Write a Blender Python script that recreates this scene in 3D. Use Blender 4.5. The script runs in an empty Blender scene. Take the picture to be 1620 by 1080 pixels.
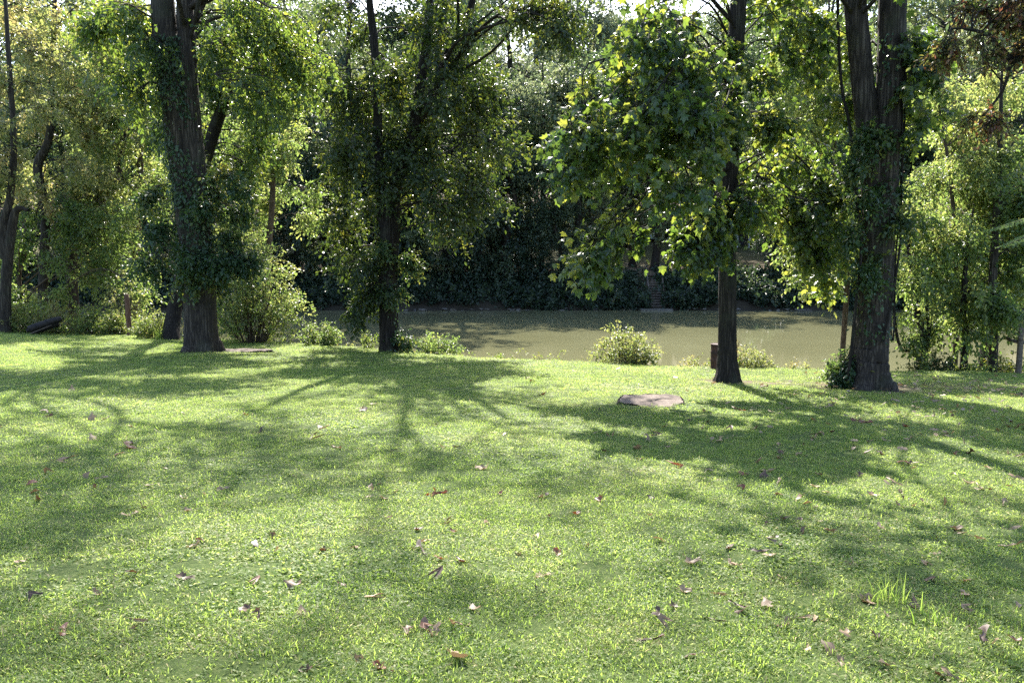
import bpy, math
import numpy as np
from mathutils import Vector

# ------------------------------------------------------------------ camera, sky, sun, exposure
sc = bpy.context.scene
COL = sc.collection
FPX = 1260.0                                   # focal length in pixels of the 1620 px wide photograph
PITCH = math.atan(140.0 / 1260.0)
EYE = np.array([0.0, 0.0, 1.6])
cam = bpy.data.cameras.new('camera'); cam.sensor_width = 36.0; cam.lens = 36.0 * FPX / 1620.0
cam.clip_end = 2000.0; cam.clip_start = 0.05
camo = bpy.data.objects.new('camera', cam); COL.objects.link(camo)
camo.location = EYE; camo.rotation_euler = (math.pi / 2 - PITCH, 0, 0)
sc.camera = camo

SUN_AZ, SUN_EL = math.radians(-3.0), math.radians(43.0)
world = bpy.data.worlds.new('World'); sc.world = world; world.use_nodes = True
wn = world.node_tree.nodes; wl = world.node_tree.links; wn.clear()
sky = wn.new('ShaderNodeTexSky'); sky.sky_type = 'NISHITA'; sky.sun_disc = False
sky.sun_elevation = SUN_EL; sky.sun_rotation = SUN_AZ; sky.air_density = 1.0; sky.dust_density = 1.5; sky.ozone_density = 1.0
bg = wn.new('ShaderNodeBackground'); bg.inputs['Strength'].default_value = 0.15
wo = wn.new('ShaderNodeOutputWorld'); wl.new(sky.outputs[0], bg.inputs[0]); wl.new(bg.outputs[0], wo.inputs[0])

sl = bpy.data.lights.new('sun', 'SUN'); sl.energy = 5.0; sl.angle = math.radians(0.6); sl.color = (1.0, 0.95, 0.86)
so = bpy.data.objects.new('sun', sl); COL.objects.link(so)
sdir = Vector((math.sin(SUN_AZ) * math.cos(SUN_EL), math.cos(SUN_AZ) * math.cos(SUN_EL), math.sin(SUN_EL)))
so.rotation_euler = sdir.to_track_quat('Z', 'Y').to_euler(); so.location = sdir * 60
sc.view_settings.view_transform = 'Standard'; sc.view_settings.look = 'None'
sc.view_settings.gamma = 1.0; sc.view_settings.exposure = 1.9
sc.view_settings.use_curve_mapping = False
sc.render.engine = 'CYCLES'
cy = sc.cycles
cy.use_denoising = False
cy.max_bounces = 7; cy.diffuse_bounces = 3; cy.glossy_bounces = 3; cy.transmission_bounces = 4; cy.transparent_max_bounces = 4
cy.caustics_reflective = False; cy.caustics_refractive = False
cy.sample_clamp_indirect = 6.0

# ------------------------------------------------------------------ numeric helpers
RNG = np.random.default_rng(7)
def norm(v):
    return v / np.maximum(np.linalg.norm(v, axis=-1, keepdims=True), 1e-9)
def ray(px, py):
    a = (px - 810.0) / FPX; b = (540.0 - py) / FPX
    c, s = math.cos(PITCH), math.sin(PITCH)
    return np.array([a, c + b * s, -s + b * c])
def P(px, py, d):
    """the point that lies d metres ahead on the line of sight through a photograph pixel"""
    r = ray(px, py); return EYE + r * (d / r[1])
def sstep(a, b, x):
    t = np.clip((x - a) / (b - a), 0, 1); return t * t * (3 - 2 * t)
def edge_y(x):
    e = np.interp(x, [-60, -30, -18, -9, -5, 0, 6, 12, 20, 60], [36, 33, 31, 27.5, 24.8, 21.9, 20.2, 20.8, 22, 26])
    return e
WATER = -3.4
def gz(x, y):
    x = np.asarray(x, float); y = np.asarray(y, float)
    xc = np.clip(x, -30, 30); yc = np.clip(y, -15, 45)
    lawn = -0.0588 * yc - 0.0225 * xc
    lawn = lawn + 0.035 * np.sin(x * 0.55 + 1.3) * np.sin(y * 0.48) + 0.02 * np.sin(x * 1.3 + y * 0.9)
    e = edge_y(x)
    t = sstep(-0.6, 4.6, y - e)
    near = lawn * (1 - t) + (-4.3) * t
    fs = 69.6 + 0.5 * np.sin(x * 0.21) + 0.25 * np.sin(x * 0.9)
    u = y - fs
    far = np.interp(u, [-4, 0, 0.8, 4.2, 6, 40, 130, 330], [-4.3, -3.45, -2.9, -0.85, -0.5, 2.0, 22.0, 45.0])
    far = far + 0.18 * np.sin(x * 0.6 + y * 0.4) * (u > 0.5)
    return np.where(y < 48, near, far)
def G(px, py):
    """where the line of sight through a pixel meets the near lawn"""
    r = ray(px, py); lo = 1.0; hi = 60.0
    ts = np.linspace(lo, hi, 4000)
    pts = EYE[None] + ts[:, None] * r[None]
    below = pts[:, 2] < gz(pts[:, 0], pts[:, 1])
    i = int(np.argmax(below)) if below.any() else len(ts) - 1
    p = pts[i]; return np.array([p[0], p[1], float(gz(p[0], p[1]))])
def at_ground(px, d):
    x = (px - 810.0) / FPX * d * 1.0
    return np.array([x, d, float(gz(x, d))])
def catmull(pts, n):
    pts = np.asarray(pts, float); m = len(pts)
    p = np.vstack([2 * pts[0] - pts[1], pts, 2 * pts[-1] - pts[-2]])
    t = np.linspace(0, m - 1 - 1e-6, n); i = t.astype(int); f = (t - i)[:, None]
    a, b, c, d = p[i], p[i + 1], p[i + 2], p[i + 3]
    return 0.5 * (2 * b + (c - a) * f + (2 * a - 5 * b + 4 * c - d) * f ** 2 + (3 * b - a - 3 * c + d) * f ** 3)

# ------------------------------------------------------------------ mesh helpers
def mesh_np(name, verts, quads=None, tris=None, tint=None, smooth=True):
    me = bpy.data.meshes.new(name)
    verts = np.ascontiguousarray(verts, np.float32).reshape(-1, 3)
    parts, tot = [], []
    if quads is not None and len(quads):
        parts.append(np.asarray(quads, np.int32).ravel()); tot.append(np.full(len(quads), 4, np.int32))
    if tris is not None and len(tris):
        parts.append(np.asarray(tris, np.int32).ravel()); tot.append(np.full(len(tris), 3, np.int32))
    loops = np.concatenate(parts); tot = np.concatenate(tot)
    me.vertices.add(len(verts)); me.vertices.foreach_set('co', verts.ravel())
    me.loops.add(len(loops)); me.loops.foreach_set('vertex_index', loops)
    me.polygons.add(len(tot))
    start = np.concatenate([[0], np.cumsum(tot)[:-1]]).astype(np.int32)
    me.polygons.foreach_set('loop_start', start); me.polygons.foreach_set('loop_total', tot)
    me.polygons.foreach_set('use_smooth', np.full(len(tot), smooth))
    if tint is not None:
        at = me.attributes.new('tint', 'FLOAT', 'POINT'); at.data.foreach_set('value', np.asarray(tint, np.float32))
    me.update(calc_edges=True); me.validate()
    return me
def link(name, me, mat=None, parent=None, loc=None, kind=None, label=None):
    o = bpy.data.objects.new(name, me); COL.objects.link(o)
    if mat is not None and me is not None:
        if not me.materials: me.materials.append(mat)
    if parent is not None: o.parent = parent
    if loc is not None: o.location = loc
    if kind: o['kind'] = kind
    if label: o['label'] = label
    return o
def thing(name, label, cat, loc, group=None, rot=None):
    o = bpy.data.objects.new(name, None); COL.objects.link(o); o.empty_display_size = 0.2
    o.location = loc; o['label'] = label; o['category'] = cat
    if rot is not None: o.rotation_euler = rot
    if group: o['group'] = group
    return o
def tag(o, label, cat, group=None):
    o['label'] = label; o['category'] = cat
    if group: o['group'] = group
    return o

class MB:
    """collects polygons of any size"""
    def __init__(s): s.v = []; s.q = []; s.t = []; s.n = 0; s.tint = []
    def add(s, v, q=None, t=None, tint=None):
        v = np.asarray(v, float).reshape(-1, 3)
        if q is not None and len(q): s.q.append(np.asarray(q) + s.n)
        if t is not None and len(t): s.t.append(np.asarray(t) + s.n)
        s.v.append(v); s.n += len(v)
        s.tint.append(np.full(len(v), 0.5) if tint is None else np.asarray(tint))
    def box(s, c, size, rot=0.0, tilt=None, jit=0.0):
        c = np.asarray(c, float); h = np.asarray(size, float) / 2
        v = np.array([[x, y, z] for x in (-1, 1) for y in (-1, 1) for z in (-1, 1)], float) * h
        if jit: v += RNG.normal(0, jit, v.shape)
        if tilt is not None: v = v @ np.asarray(tilt).T
        if rot:
            cr, sr = math.cos(rot), math.sin(rot); v = v @ np.array([[cr, -sr, 0], [sr, cr, 0], [0, 0, 1]]).T
        s.add(v + c, [[0, 1, 3, 2], [4, 6, 7, 5], [0, 4, 5, 1], [2, 3, 7, 6], [0, 2, 6, 4], [1, 5, 7, 3]])
    def mesh(s, name, smooth=True, off=None):
        v = np.concatenate(s.v)
        if off is not None: v = v - np.asarray(off)
        return mesh_np(name, v, np.concatenate(s.q) if s.q else None, np.concatenate(s.t) if s.t else None, np.concatenate(s.tint), smooth)

def tubes(mb, pts, rad, sides=5):
    """many tubes at once: pts (M,n,3), rad (M,n)"""
    pts = np.asarray(pts, float); rad = np.asarray(rad, float)
    if pts.ndim == 2: pts, rad = pts[None], rad[None]
    M, n, _ = pts.shape
    tan = norm(np.gradient(pts, axis=1))
    ref = np.where(np.abs(tan[:, :1, 2:3]) > 0.85, np.array([1.0, 0.03, 0]), np.array([0, 0.02, 1.0]))
    a = norm(np.cross(tan, np.broadcast_to(ref, tan.shape))); b = np.cross(tan, a)
    th = np.arange(sides) / sides * 2 * np.pi
    v = pts[:, :, None] + rad[:, :, None, None] * (np.cos(th)[:, None] * a[:, :, None] + np.sin(th)[:, None] * b[:, :, None])
    idx = np.arange(M * n * sides).reshape(M, n, sides); nx = np.roll(idx, -1, axis=2)
    q = np.stack([idx[:, :-1], nx[:, :-1], nx[:, 1:], idx[:, 1:]], -1).reshape(-1, 4)
    mb.add(v.reshape(-1, 3), q)

def trunk_tube(mb, pts, rad, sides=30, seed=0, flare=0.0, base_z=None, ridge=0.035, cap=False, step=0.13):
    """a trunk with root flare, flutes and bark ridges in its outline"""
    pts = np.asarray(pts, float); L = np.linalg.norm(np.diff(pts, axis=0), axis=1).sum()
    n = max(8, int(L / step)); p = catmull(pts, n); r = catmull(np.asarray(rad, float)[:, None].repeat(3, 1), n)[:, 0]
    rg = np.random.default_rng(seed)
    wob = np.cumsum(rg.normal(0, 0.004, (n, 3)), 0); wob -= np.linspace(0, 1, n)[:, None] * wob[-1]; p = p + wob * np.array([1, 1, 0])
    tan = norm(np.gradient(p, axis=0)); a = norm(np.cross(tan, np.array([0.0, 1.0, 0.05]))); b = np.cross(tan, a)
    th = np.arange(sides) / sides * 2 * np.pi
    h = (p[:, 2] - (p[0, 2] if base_z is None else base_z))[:, None]
    ph = rg.uniform(0, 6.28, 6)
    k = 1 + 0.05 * np.sin(2 * th[None] + ph[0] + h * 0.4) + 0.035 * np.sin(3 * th[None] + ph[1] - h * 0.5)
    fl = flare * np.exp(-np.maximum(h, 0) / 0.28)
    k = k + fl * (0.6 + 0.55 * np.sin(5 * th[None] + ph[2]) + 0.25 * np.sin(3 * th[None] + ph[3]))
    k = k + ridge * np.sin(13 * th[None] + ph[4] + 1.6 * np.sin(h * 2.1 + ph[5])) * (0.6 + 0.4 * np.sin(h * 3.7 + th[None] * 2)) + rg.normal(0, ridge * 0.35, (n, sides))
    rr = r[:, None] * k
    v = p[:, None] + rr[..., None] * (np.cos(th)[:, None] * a[:, None] + np.sin(th)[:, None] * b[:, None])
    idx = np.arange(n * sides).reshape(n, sides); nx = np.roll(idx, -1, axis=1)
    q = np.stack([idx[:-1], nx[:-1], nx[1:], idx[1:]], -1).reshape(-1, 4)
    v = v.reshape(-1, 3)
    t = None
    if cap:
        v = np.vstack([v, p[-1] + tan[-1] * 0.02, p[0]]); e = n * sides
        t = np.concatenate([np.stack([idx[-1], nx[-1], np.full(sides, e)], 1), np.stack([nx[0], idx[0], np.full(sides, e + 1)], 1)])
    mb.add(v, q, t)
    return p, r

# leaf outlines: x along the leaf, y across, z out of the blade
OVAL = (np.array([[0, 0, 0], [.32, .27, .05], [.72, .22, .03], [1, 0, -.12], [.72, -.22, .03], [.32, -.27, .05]], float),
        np.array([[0, 1, 2, 3], [0, 3, 4, 5]]))
MAPLE = (np.array([[.38, 0, .04], [0, 0, 0], [.16, .46, -.2], [.42, .3, -.03], [.74, .4, -.22], [.7, .2, -.04], [1.05, 0, -.26],
                   [.7, -.2, -.04], [.74, -.4, -.14], [.42, -.3, -.03], [.16, -.46, -.12]], float),
         np.array([[0, 1, 2, 3], [0, 3, 4, 5], [0, 5, 6, 7], [0, 7, 8, 9], [0, 9, 10, 1]]))
RHOMB = (np.array([[0, 0, 0], [.45, .3, .05], [1, 0, -.06], [.45, -.3, .05]], float), np.array([[0, 1, 2, 3]]))
LANCE = (np.array([[0, 0, 0], [.4, .14, .03], [1, 0, -.1], [.4, -.14, .03]], float), np.array([[0, 1, 2, 3]]))
class Leaves:
    def __init__(s): s.d = []
    def add(s, pos, dr, nor, size, tint):
        s.d.append((pos.reshape(-1, 3), dr.reshape(-1, 3), nor.reshape(-1, 3), size.ravel(), tint.ravel()))
    def count(s): return sum(len(x[3]) for x in s.d)
    def mesh(s, name, shape, off=(0, 0, 0)):
        pos, dr, nor, size, tint = [np.concatenate([x[i] for x in s.d]) for i in range(5)]
        x = norm(dr); z = norm(nor - (nor * x).sum(-1, keepdims=True) * x); y = np.cross(z, x)
        T, F = shape; k = len(T); N = len(pos)
        asp = RNG.uniform(.8, 1.2, N)
        v = pos[:, None] - np.asarray(off) + size[:, None, None] * (T[None, :, 0:1] * x[:, None] + T[None, :, 1:2] * asp[:, None, None] * y[:, None] + T[None, :, 2:3] * z[:, None])
        q = (F[None] + (np.arange(N) * k)[:, None, None]).reshape(-1, 4)
        return mesh_np(name, v.reshape(-1, 3), q, None, np.repeat(np.clip(tint, 0, 1), k), smooth=False)

def sprays(lv, tw, start, end, rng, nt, k, twig, leaf, droop=0.35, tint=0.5, tspread=0.22, flat=0.6, wood=True, rad=0.012, lift=0.12):
    """branches start->end carrying twigs that carry leaves"""
    M = len(start); ln = np.linalg.norm(end - start, axis=1)
    mid = (start + end) / 2 + np.array([0, 0, 1.0]) * (lift * ln)[:, None] + rng.normal(0, .08, (M, 3)) * ln[:, None]
    def bez(t):
        t = t[..., None]; return (1 - t) ** 2 * start[:, None] + 2 * t * (1 - t) * mid[:, None] + t * t * end[:, None]
    def dbez(t):
        t = t[..., None]; return 2 * (1 - t) * (mid - start)[:, None] + 2 * t * (end - mid)[:, None]
    t = np.clip(np.linspace(.28, 1, nt)[None] + rng.normal(0, .05, (M, nt)), .1, 1)
    p = bez(t); td = norm(norm(dbez(t)) * .75 + rng.normal(0, .55, (M, nt, 3)) + np.array([0, 0, -droop]))
    L = twig * rng.uniform(.5, 1.3, (M, nt))
    s = np.clip((np.arange(k) + .7) / k + rng.normal(0, .06, (M, nt, k)), .05, 1.05)
    down = np.array([0, 0, -1.0])
    lp = p[:, :, None] + td[:, :, None] * (L[:, :, None] * s)[..., None] + down * (droop * .6 * L[:, :, None] * s * s)[..., None]
    ld = norm(td[:, :, None] * .45 + rng.normal(0, .6, (M, nt, k, 3)) + down * (droop * .8))
    nr = norm(np.array([0, 0, 1.0]) * flat * 1.6 + rng.normal(0, .5, (M, nt, k, 3)))
    sz = leaf * rng.uniform(.6, 1.25, (M, nt, k))
    tt = tint + rng.normal(0, tspread * .6, (M, 1, 1)) + rng.normal(0, tspread * .4, (M, nt, 1)) + rng.normal(0, tspread * .6, (M, nt, k))
    lv.add(lp + ld * (sz * .25)[..., None], ld, nr, sz, tt)
    if wood:
        tt5 = np.broadcast_to(np.linspace(0, 1, 6), (M, 6)); bp = bez(tt5)
        tubes(tw, bp, np.linspace(1, .3, 6)[None] * rad * (.6 + .5 * np.minimum(ln, 2))[:, None], 4)
        if wood == 2:
            q = np.stack([p, p + td * (L * .5)[..., None] + down * (droop * .15 * L)[..., None], p + td * L[..., None] + down * (droop * .6 * L)[..., None]], 2).reshape(-1, 3, 3)
            tubes(tw, q, np.broadcast_to(np.array([.006, .0045, .003]) , (len(q), 3)), 3)

def crown(lv, tw, blobs, stem_pts, rng, nb=12, nt=8, k=8, twig=.5, leaf=.12, droop=.35, tint=.5, tspread=.22, wood=True, limb_r=.05, min_z=None, hang=0.0, flat=.6, brad=.012, limbs=True):
    sp = np.concatenate(stem_pts) if isinstance(stem_pts, (list, tuple)) else stem_pts
    if min_z is not None: sp = sp[sp[:, 2] > min_z] if (sp[:, 2] > min_z).any() else sp
    for c, r in blobs:
        c = np.asarray(c, float); r = np.asarray(r, float)
        hd = np.linalg.norm(sp[:, :2] - c[:2], axis=1)
        cost = np.linalg.norm(sp - c, axis=1) + .9 * np.abs(sp[:, 2] - (c[2] - (.35 - hang) * hd))
        a = sp[int(np.argmin(cost))]
        ln = np.linalg.norm(c - a)
        m1 = a + (c - a) * .35 + np.array([0, 0, .18 * ln]) + rng.normal(0, .07, 3) * ln
        m2 = a + (c - a) * .72 + np.array([0, 0, .14 * ln]) + rng.normal(0, .07, 3) * ln
        lp = catmull([a, m1, m2, c], 14)
        if limbs:
            tubes(tw, lp, np.linspace(1, .3, 14) * limb_r * (.5 + .22 * ln), 7)
        u = norm(rng.normal(0, 1, (nb, 3))) * (rng.uniform(.15, 1, (nb, 1)) ** .45)
        end = c + u * r + np.array([0, 0, -hang * r[2] * .3])
        st = lp[np.clip((14 * rng.uniform(.5, 1, nb)).astype(int), 0, 13)]
        sprays(lv, tw, st, end, rng, nt, k, twig, leaf, droop, tint + rng.normal(0, tspread * .35), tspread, flat, wood, brad)

def region(poly, n, d, dd, r, rng, minsep=.55, squash=(1, 1, .8)):
    """foliage masses filling an outline, spread through a real depth of 2*dd metres"""
    poly = np.asarray(poly, float); x0, y0 = poly.min(0); x1, y1 = poly.max(0)
    def inside(x, y):
        c = False; j = len(poly) - 1
        for i in range(len(poly)):
            xi, yi = poly[i]; xj, yj = poly[j]
            if (yi > y) != (yj > y) and x < (xj - xi) * (y - yi) / (yj - yi) + xi: c = not c
            j = i
        return c
    out = []; tries = 0
    while len(out) < n and tries < n * 60:
        tries += 1
        x, y = rng.uniform(x0, x1), rng.uniform(y0, y1)
        if not inside(x, y): continue
        q = P(x, y, d + rng.uniform(-dd, dd)); rr = r * rng.uniform(.7, 1.25)
        if any(np.linalg.norm(q - o[0]) < minsep * r for o in out): continue
        out.append((q, rr * np.array(squash)))
    return out

def dome(c, r, n, br, rng, shell=.5):
    u = norm(rng.normal(0, 1, (n, 3))) * rng.uniform(shell, 1, (n, 1))
    return [(np.asarray(c) + x * np.asarray(r), br * rng.uniform(.7, 1.25) * np.array([1, 1, .75])) for x in u]

# ------------------------------------------------------------------ materials
def newmat(name):
    m = bpy.data.materials.new(name); m.use_nodes = True
    nt = m.node_tree; nt.nodes.clear()
    out = nt.nodes.new('ShaderNodeOutputMaterial')
    return m, nt, out
def N(nt, t, **kw):
    n = nt.nodes.new(t)
    for k, v in kw.items(): setattr(n, k, v)
    return n
def ramp(nt, fac, stops):
    r = N(nt, 'ShaderNodeValToRGB'); e = r.color_ramp.elements
    while len(e) < len(stops): e.new(.5)
    for el, (p, c) in zip(e, stops): el.position = p; el.color = (*c, 1)
    nt.links.new(fac, r.inputs[0]); return r.outputs[0]
def leaf_mat(name, stops, trans_stops, tfac=.45, rough=.42, spec=.5, obj_random=0.0, patch=0.0):
    m, nt, out = newmat(name)
    at = N(nt, 'ShaderNodeAttribute', attribute_name='tint'); f = at.outputs['Fac']
    if obj_random:
        oi = N(nt, 'ShaderNodeObjectInfo'); ma = N(nt, 'ShaderNodeMath', operation='MULTIPLY_ADD')
        sb = N(nt, 'ShaderNodeMath', operation='SUBTRACT'); nt.links.new(oi.outputs['Random'], sb.inputs[0]); sb.inputs[1].default_value = .5
        nt.links.new(sb.outputs[0], ma.inputs[0]); ma.inputs[1].default_value = obj_random; nt.links.new(f, ma.inputs[2]); f = ma.outputs[0]
    if patch:
        ge = N(nt, 'ShaderNodeNewGeometry'); pn = N(nt, 'ShaderNodeTexNoise'); pn.inputs['Scale'].default_value = .75; pn.inputs['Detail'].default_value = 5; pn.inputs['Roughness'].default_value = .65
        nt.links.new(ge.outputs['Position'], pn.inputs['Vector']); ps = N(nt, 'ShaderNodeMath', operation='SUBTRACT'); nt.links.new(pn.outputs['Fac'], ps.inputs[0]); ps.inputs[1].default_value = .5
        pm = N(nt, 'ShaderNodeMath', operation='MULTIPLY_ADD'); nt.links.new(ps.outputs[0], pm.inputs[0]); pm.inputs[1].default_value = patch; nt.links.new(f, pm.inputs[2]); f = pm.outputs[0]
    c1 = ramp(nt, f, stops); c2 = ramp(nt, f, trans_stops)
    b = N(nt, 'ShaderNodeBsdfPrincipled'); nt.links.new(c1, b.inputs['Base Color']); b.inputs['Roughness'].default_value = rough
    b.inputs['Specular IOR Level'].default_value = spec
    t = N(nt, 'ShaderNodeBsdfTranslucent'); nt.links.new(c2, t.inputs['Color'])
    mx = N(nt, 'ShaderNodeMixShader'); mx.inputs[0].default_value = tfac
    nt.links.new(b.outputs[0], mx.inputs[1]); nt.links.new(t.outputs[0], mx.inputs[2]); nt.links.new(mx.outputs[0], out.inputs[0])
    return m
LEAF = {
 'dark': leaf_mat('leaf_dark', [(0, (.016, .03, .012)), (.5, (.03, .05, .017)), (1, (.07, .085, .022))],
                  [(0, (.045, .08, .012)), (.5, (.11, .165, .02)), (1, (.36, .35, .04))], .38, .42, .5),
 'maple': leaf_mat('leaf_maple', [(0, (.02, .042, .02)), (.55, (.036, .066, .026)), (1, (.085, .105, .03))],
                  [(0, (.1, .18, .025)), (.5, (.22, .33, .04)), (1, (.5, .52, .07))], .42, .38, .55),
 'light': leaf_mat('leaf_light', [(0, (.035, .065, .025)), (.5, (.065, .1, .038)), (1, (.13, .145, .055))],
                  [(0, (.15, .25, .045)), (.5, (.3, .42, .09)), (1, (.56, .56, .16))], .46, .4, .5),
 'pale': leaf_mat('leaf_pale', [(0, (.06, .085, .038)), (.5, (.11, .13, .06)), (1, (.2, .175, .09))],
                  [(0, (.24, .32, .07)), (.5, (.42, .46, .12)), (1, (.6, .48, .18))], .46, .4, .55),
 'far': leaf_mat('leaf_far', [(0, (.035, .06, .03)), (.5, (.07, .1, .045)), (1, (.13, .145, .07))],
                  [(0, (.1, .16, .05)), (.5, (.2, .27, .09)), (1, (.33, .35, .14))], .42, .38, .55, .5),
 'blue': leaf_mat('leaf_bluegreen', [(0, (.015, .035, .03)), (1, (.03, .06, .055))], [(0, (.03, .05, .03)), (1, (.05, .08, .05))], .25, .5),
 'deep_shade': leaf_mat('leaf_deep_shade', [(0, (.016, .032, .02)), (.5, (.028, .05, .03)), (1, (.06, .08, .04))], [(0, (.04, .075, .025)), (.5, (.09, .14, .04)), (1, (.2, .24, .07))], .36, .42, .5, .4),  # darker far leaves: shade of the far bank put into the colour
 'far_sunlit': leaf_mat('leaf_far_sunlit', [(0, (.06, .085, .055)), (.5, (.1, .125, .08)), (1, (.16, .17, .11))], [(0, (.16, .22, .09)), (.5, (.28, .34, .15)), (1, (.4, .42, .2))], .42, .38, .55, .4),  # paler far leaves: sunlit sheen of the crowns painted into the colour
 'autumn': leaf_mat('leaf_autumn', [(0, (.06, .016, .012)), (.45, (.08, .038, .022)), (.7, (.08, .07, .028)), (1, (.06, .085, .028))],
                  [(0, (.2, .035, .02)), (.45, (.28, .12, .05)), (.7, (.34, .28, .07)), (1, (.26, .34, .06))], .42, .45),
 'ivy': leaf_mat('leaf_ivy', [(0, (.018, .04, .018)), (.6, (.035, .07, .028)), (1, (.08, .1, .03))],
                  [(0, (.05, .1, .02)), (.6, (.12, .2, .035)), (1, (.4, .38, .06))], .34, .38, .5),
 'conifer': leaf_mat('needle_green', [(0, (.05, .1, .04)), (1, (.1, .15, .06))], [(0, (.2, .32, .08)), (1, (.36, .46, .14))], .45, .45),
 'weed': leaf_mat('weed_green', [(0, (.05, .085, .025)), (.6, (.09, .12, .035)), (1, (.17, .15, .06))],
                  [(0, (.2, .3, .04)), (.6, (.34, .42, .08)), (1, (.5, .42, .14))], .45, .45),
 'grass': leaf_mat('grass_blade', [(0, (.066, .115, .028)), (.5, (.138, .186, .048)), (.8, (.2, .23, .078)), (1, (.32, .26, .14))],
                  [(0, (.28, .45, .055)), (.5, (.53, .68, .135)), (.8, (.66, .74, .22)), (1, (.58, .5, .28))], .5, .55, .35, .25, 1.1),
}
def litter_mat(name, a, b, t):
    m, nt, out = newmat(name)
    oi = N(nt, 'ShaderNodeObjectInfo'); tc = N(nt, 'ShaderNodeTexCoord')
    no = N(nt, 'ShaderNodeTexNoise'); no.inputs['Scale'].default_value = 35; no.inputs['Detail'].default_value = 4
    nt.links.new(tc.outputs['Object'], no.inputs['Vector'])
    ad = N(nt, 'ShaderNodeMath', operation='MULTIPLY_ADD'); nt.links.new(oi.outputs['Random'], ad.inputs[0]); ad.inputs[1].default_value = .5
    sb = N(nt, 'ShaderNodeMath', operation='MULTIPLY'); nt.links.new(no.outputs['Fac'], sb.inputs[0]); sb.inputs[1].default_value = .6
    nt.links.new(sb.outputs[0], ad.inputs[2])
    c = ramp(nt, ad.outputs[0], [(.15, a), (.85, b)])
    bs = N(nt, 'ShaderNodeBsdfPrincipled'); nt.links.new(c, bs.inputs['Base Color']); bs.inputs['Roughness'].default_value = .55
    tr = N(nt, 'ShaderNodeBsdfTranslucent'); tr.inputs[0].default_value = (*t, 1)
    mx = N(nt, 'ShaderNodeMixShader'); mx.inputs[0].default_value = .15
    nt.links.new(bs.outputs[0], mx.inputs[1]); nt.links.new(tr.outputs[0], mx.inputs[2]); nt.links.new(mx.outputs[0], out.inputs[0])
    return m
LIT_TAN = litter_mat('dry_leaf_tan', (.13, .08, .042), (.31, .21, .12), (.4, .25, .12))
LIT_DARK = litter_mat('dry_leaf_dark', (.035, .02, .014), (.11, .06, .035), (.2, .09, .04))
LIT_RED = litter_mat('dry_leaf_red', (.1, .04, .022), (.19, .08, .04), (.5, .12, .03))

def bark_mat(name, c0, c1, c2, scale=1.0):
    m, nt, out = newmat(name)
    tc = N(nt, 'ShaderNodeTexCoord'); mp = N(nt, 'ShaderNodeMapping'); nt.links.new(tc.outputs['Object'], mp.inputs['Vector'])
    mp.inputs['Scale'].default_value = (17 * scale, 17 * scale, 1.05 * scale)
    n0 = N(nt, 'ShaderNodeTexNoise'); n0.inputs['Scale'].default_value = .8; n0.inputs['Detail'].default_value = 3
    nt.links.new(mp.outputs[0], n0.inputs['Vector'])
    va = N(nt, 'ShaderNodeVectorMath', operation='MULTIPLY_ADD'); nt.links.new(n0.outputs['Color'], va.inputs[0]); va.inputs[1].default_value = (1.6, 1.6, .8); nt.links.new(mp.outputs[0], va.inputs[2])
    vo = N(nt, 'ShaderNodeTexVoronoi', feature='DISTANCE_TO_EDGE'); vo.inputs['Scale'].default_value = 1.0; nt.links.new(va.outputs[0], vo.inputs['Vector'])
    n1 = N(nt, 'ShaderNodeTexNoise'); n1.inputs['Scale'].default_value = 3; n1.inputs['Detail'].default_value = 8; n1.inputs['Roughness'].default_value = .7
    nt.links.new(mp.outputs[0], n1.inputs['Vector'])
    mr = N(nt, 'ShaderNodeMapRange'); nt.links.new(vo.outputs['Distance'], mr.inputs[0]); mr.inputs[1].default_value = .0; mr.inputs[2].default_value = .4
    mu = N(nt, 'ShaderNodeMath', operation='MULTIPLY'); nt.links.new(mr.outputs[0], mu.inputs[0]); nt.links.new(n1.outputs['Fac'], mu.inputs[1])
    c = ramp(nt, mu.outputs[0], [(.02, c0), (.3, c1), (.62, c2)])
    n2 = N(nt, 'ShaderNodeTexNoise'); n2.inputs['Scale'].default_value = 1.7; n2.inputs['Detail'].default_value = 3; nt.links.new(tc.outputs['Object'], n2.inputs['Vector'])
    mr2 = N(nt, 'ShaderNodeMapRange'); nt.links.new(n2.outputs['Fac'], mr2.inputs[0]); mr2.inputs[1].default_value = .52; mr2.inputs[2].default_value = .75; mr2.inputs[4].default_value = .4
    mc = N(nt, 'ShaderNodeMix', data_type='RGBA'); nt.links.new(mr2.outputs[0], mc.inputs[0]); nt.links.new(c, mc.inputs[6]); mc.inputs[7].default_value = (.05, .06, .035, 1)
    b = N(nt, 'ShaderNodeBsdfPrincipled'); nt.links.new(mc.outputs[2], b.inputs['Base Color']); b.inputs['Roughness'].default_value = .9; b.inputs['Specular IOR Level'].default_value = .2
    bp = N(nt, 'ShaderNodeBump'); bp.inputs['Strength'].default_value = .9; bp.inputs['Distance'].default_value = .03
    nt.links.new(mu.outputs[0], bp.inputs['Height']); nt.links.new(bp.outputs[0], b.inputs['Normal']); nt.links.new(b.outputs[0], out.inputs[0])
    return m
BARK = bark_mat('bark_grey_brown', (.02, .016, .014), (.055, .044, .036), (.105, .088, .072))
BARK_D = bark_mat('bark_dark', (.01, .008, .007), (.03, .024, .02), (.065, .053, .044), 1.2)
BARK_T = bark_mat('bark_tan_twig', (.05, .035, .025), (.12, .09, .065), (.22, .18, .14), 2.0)

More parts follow.
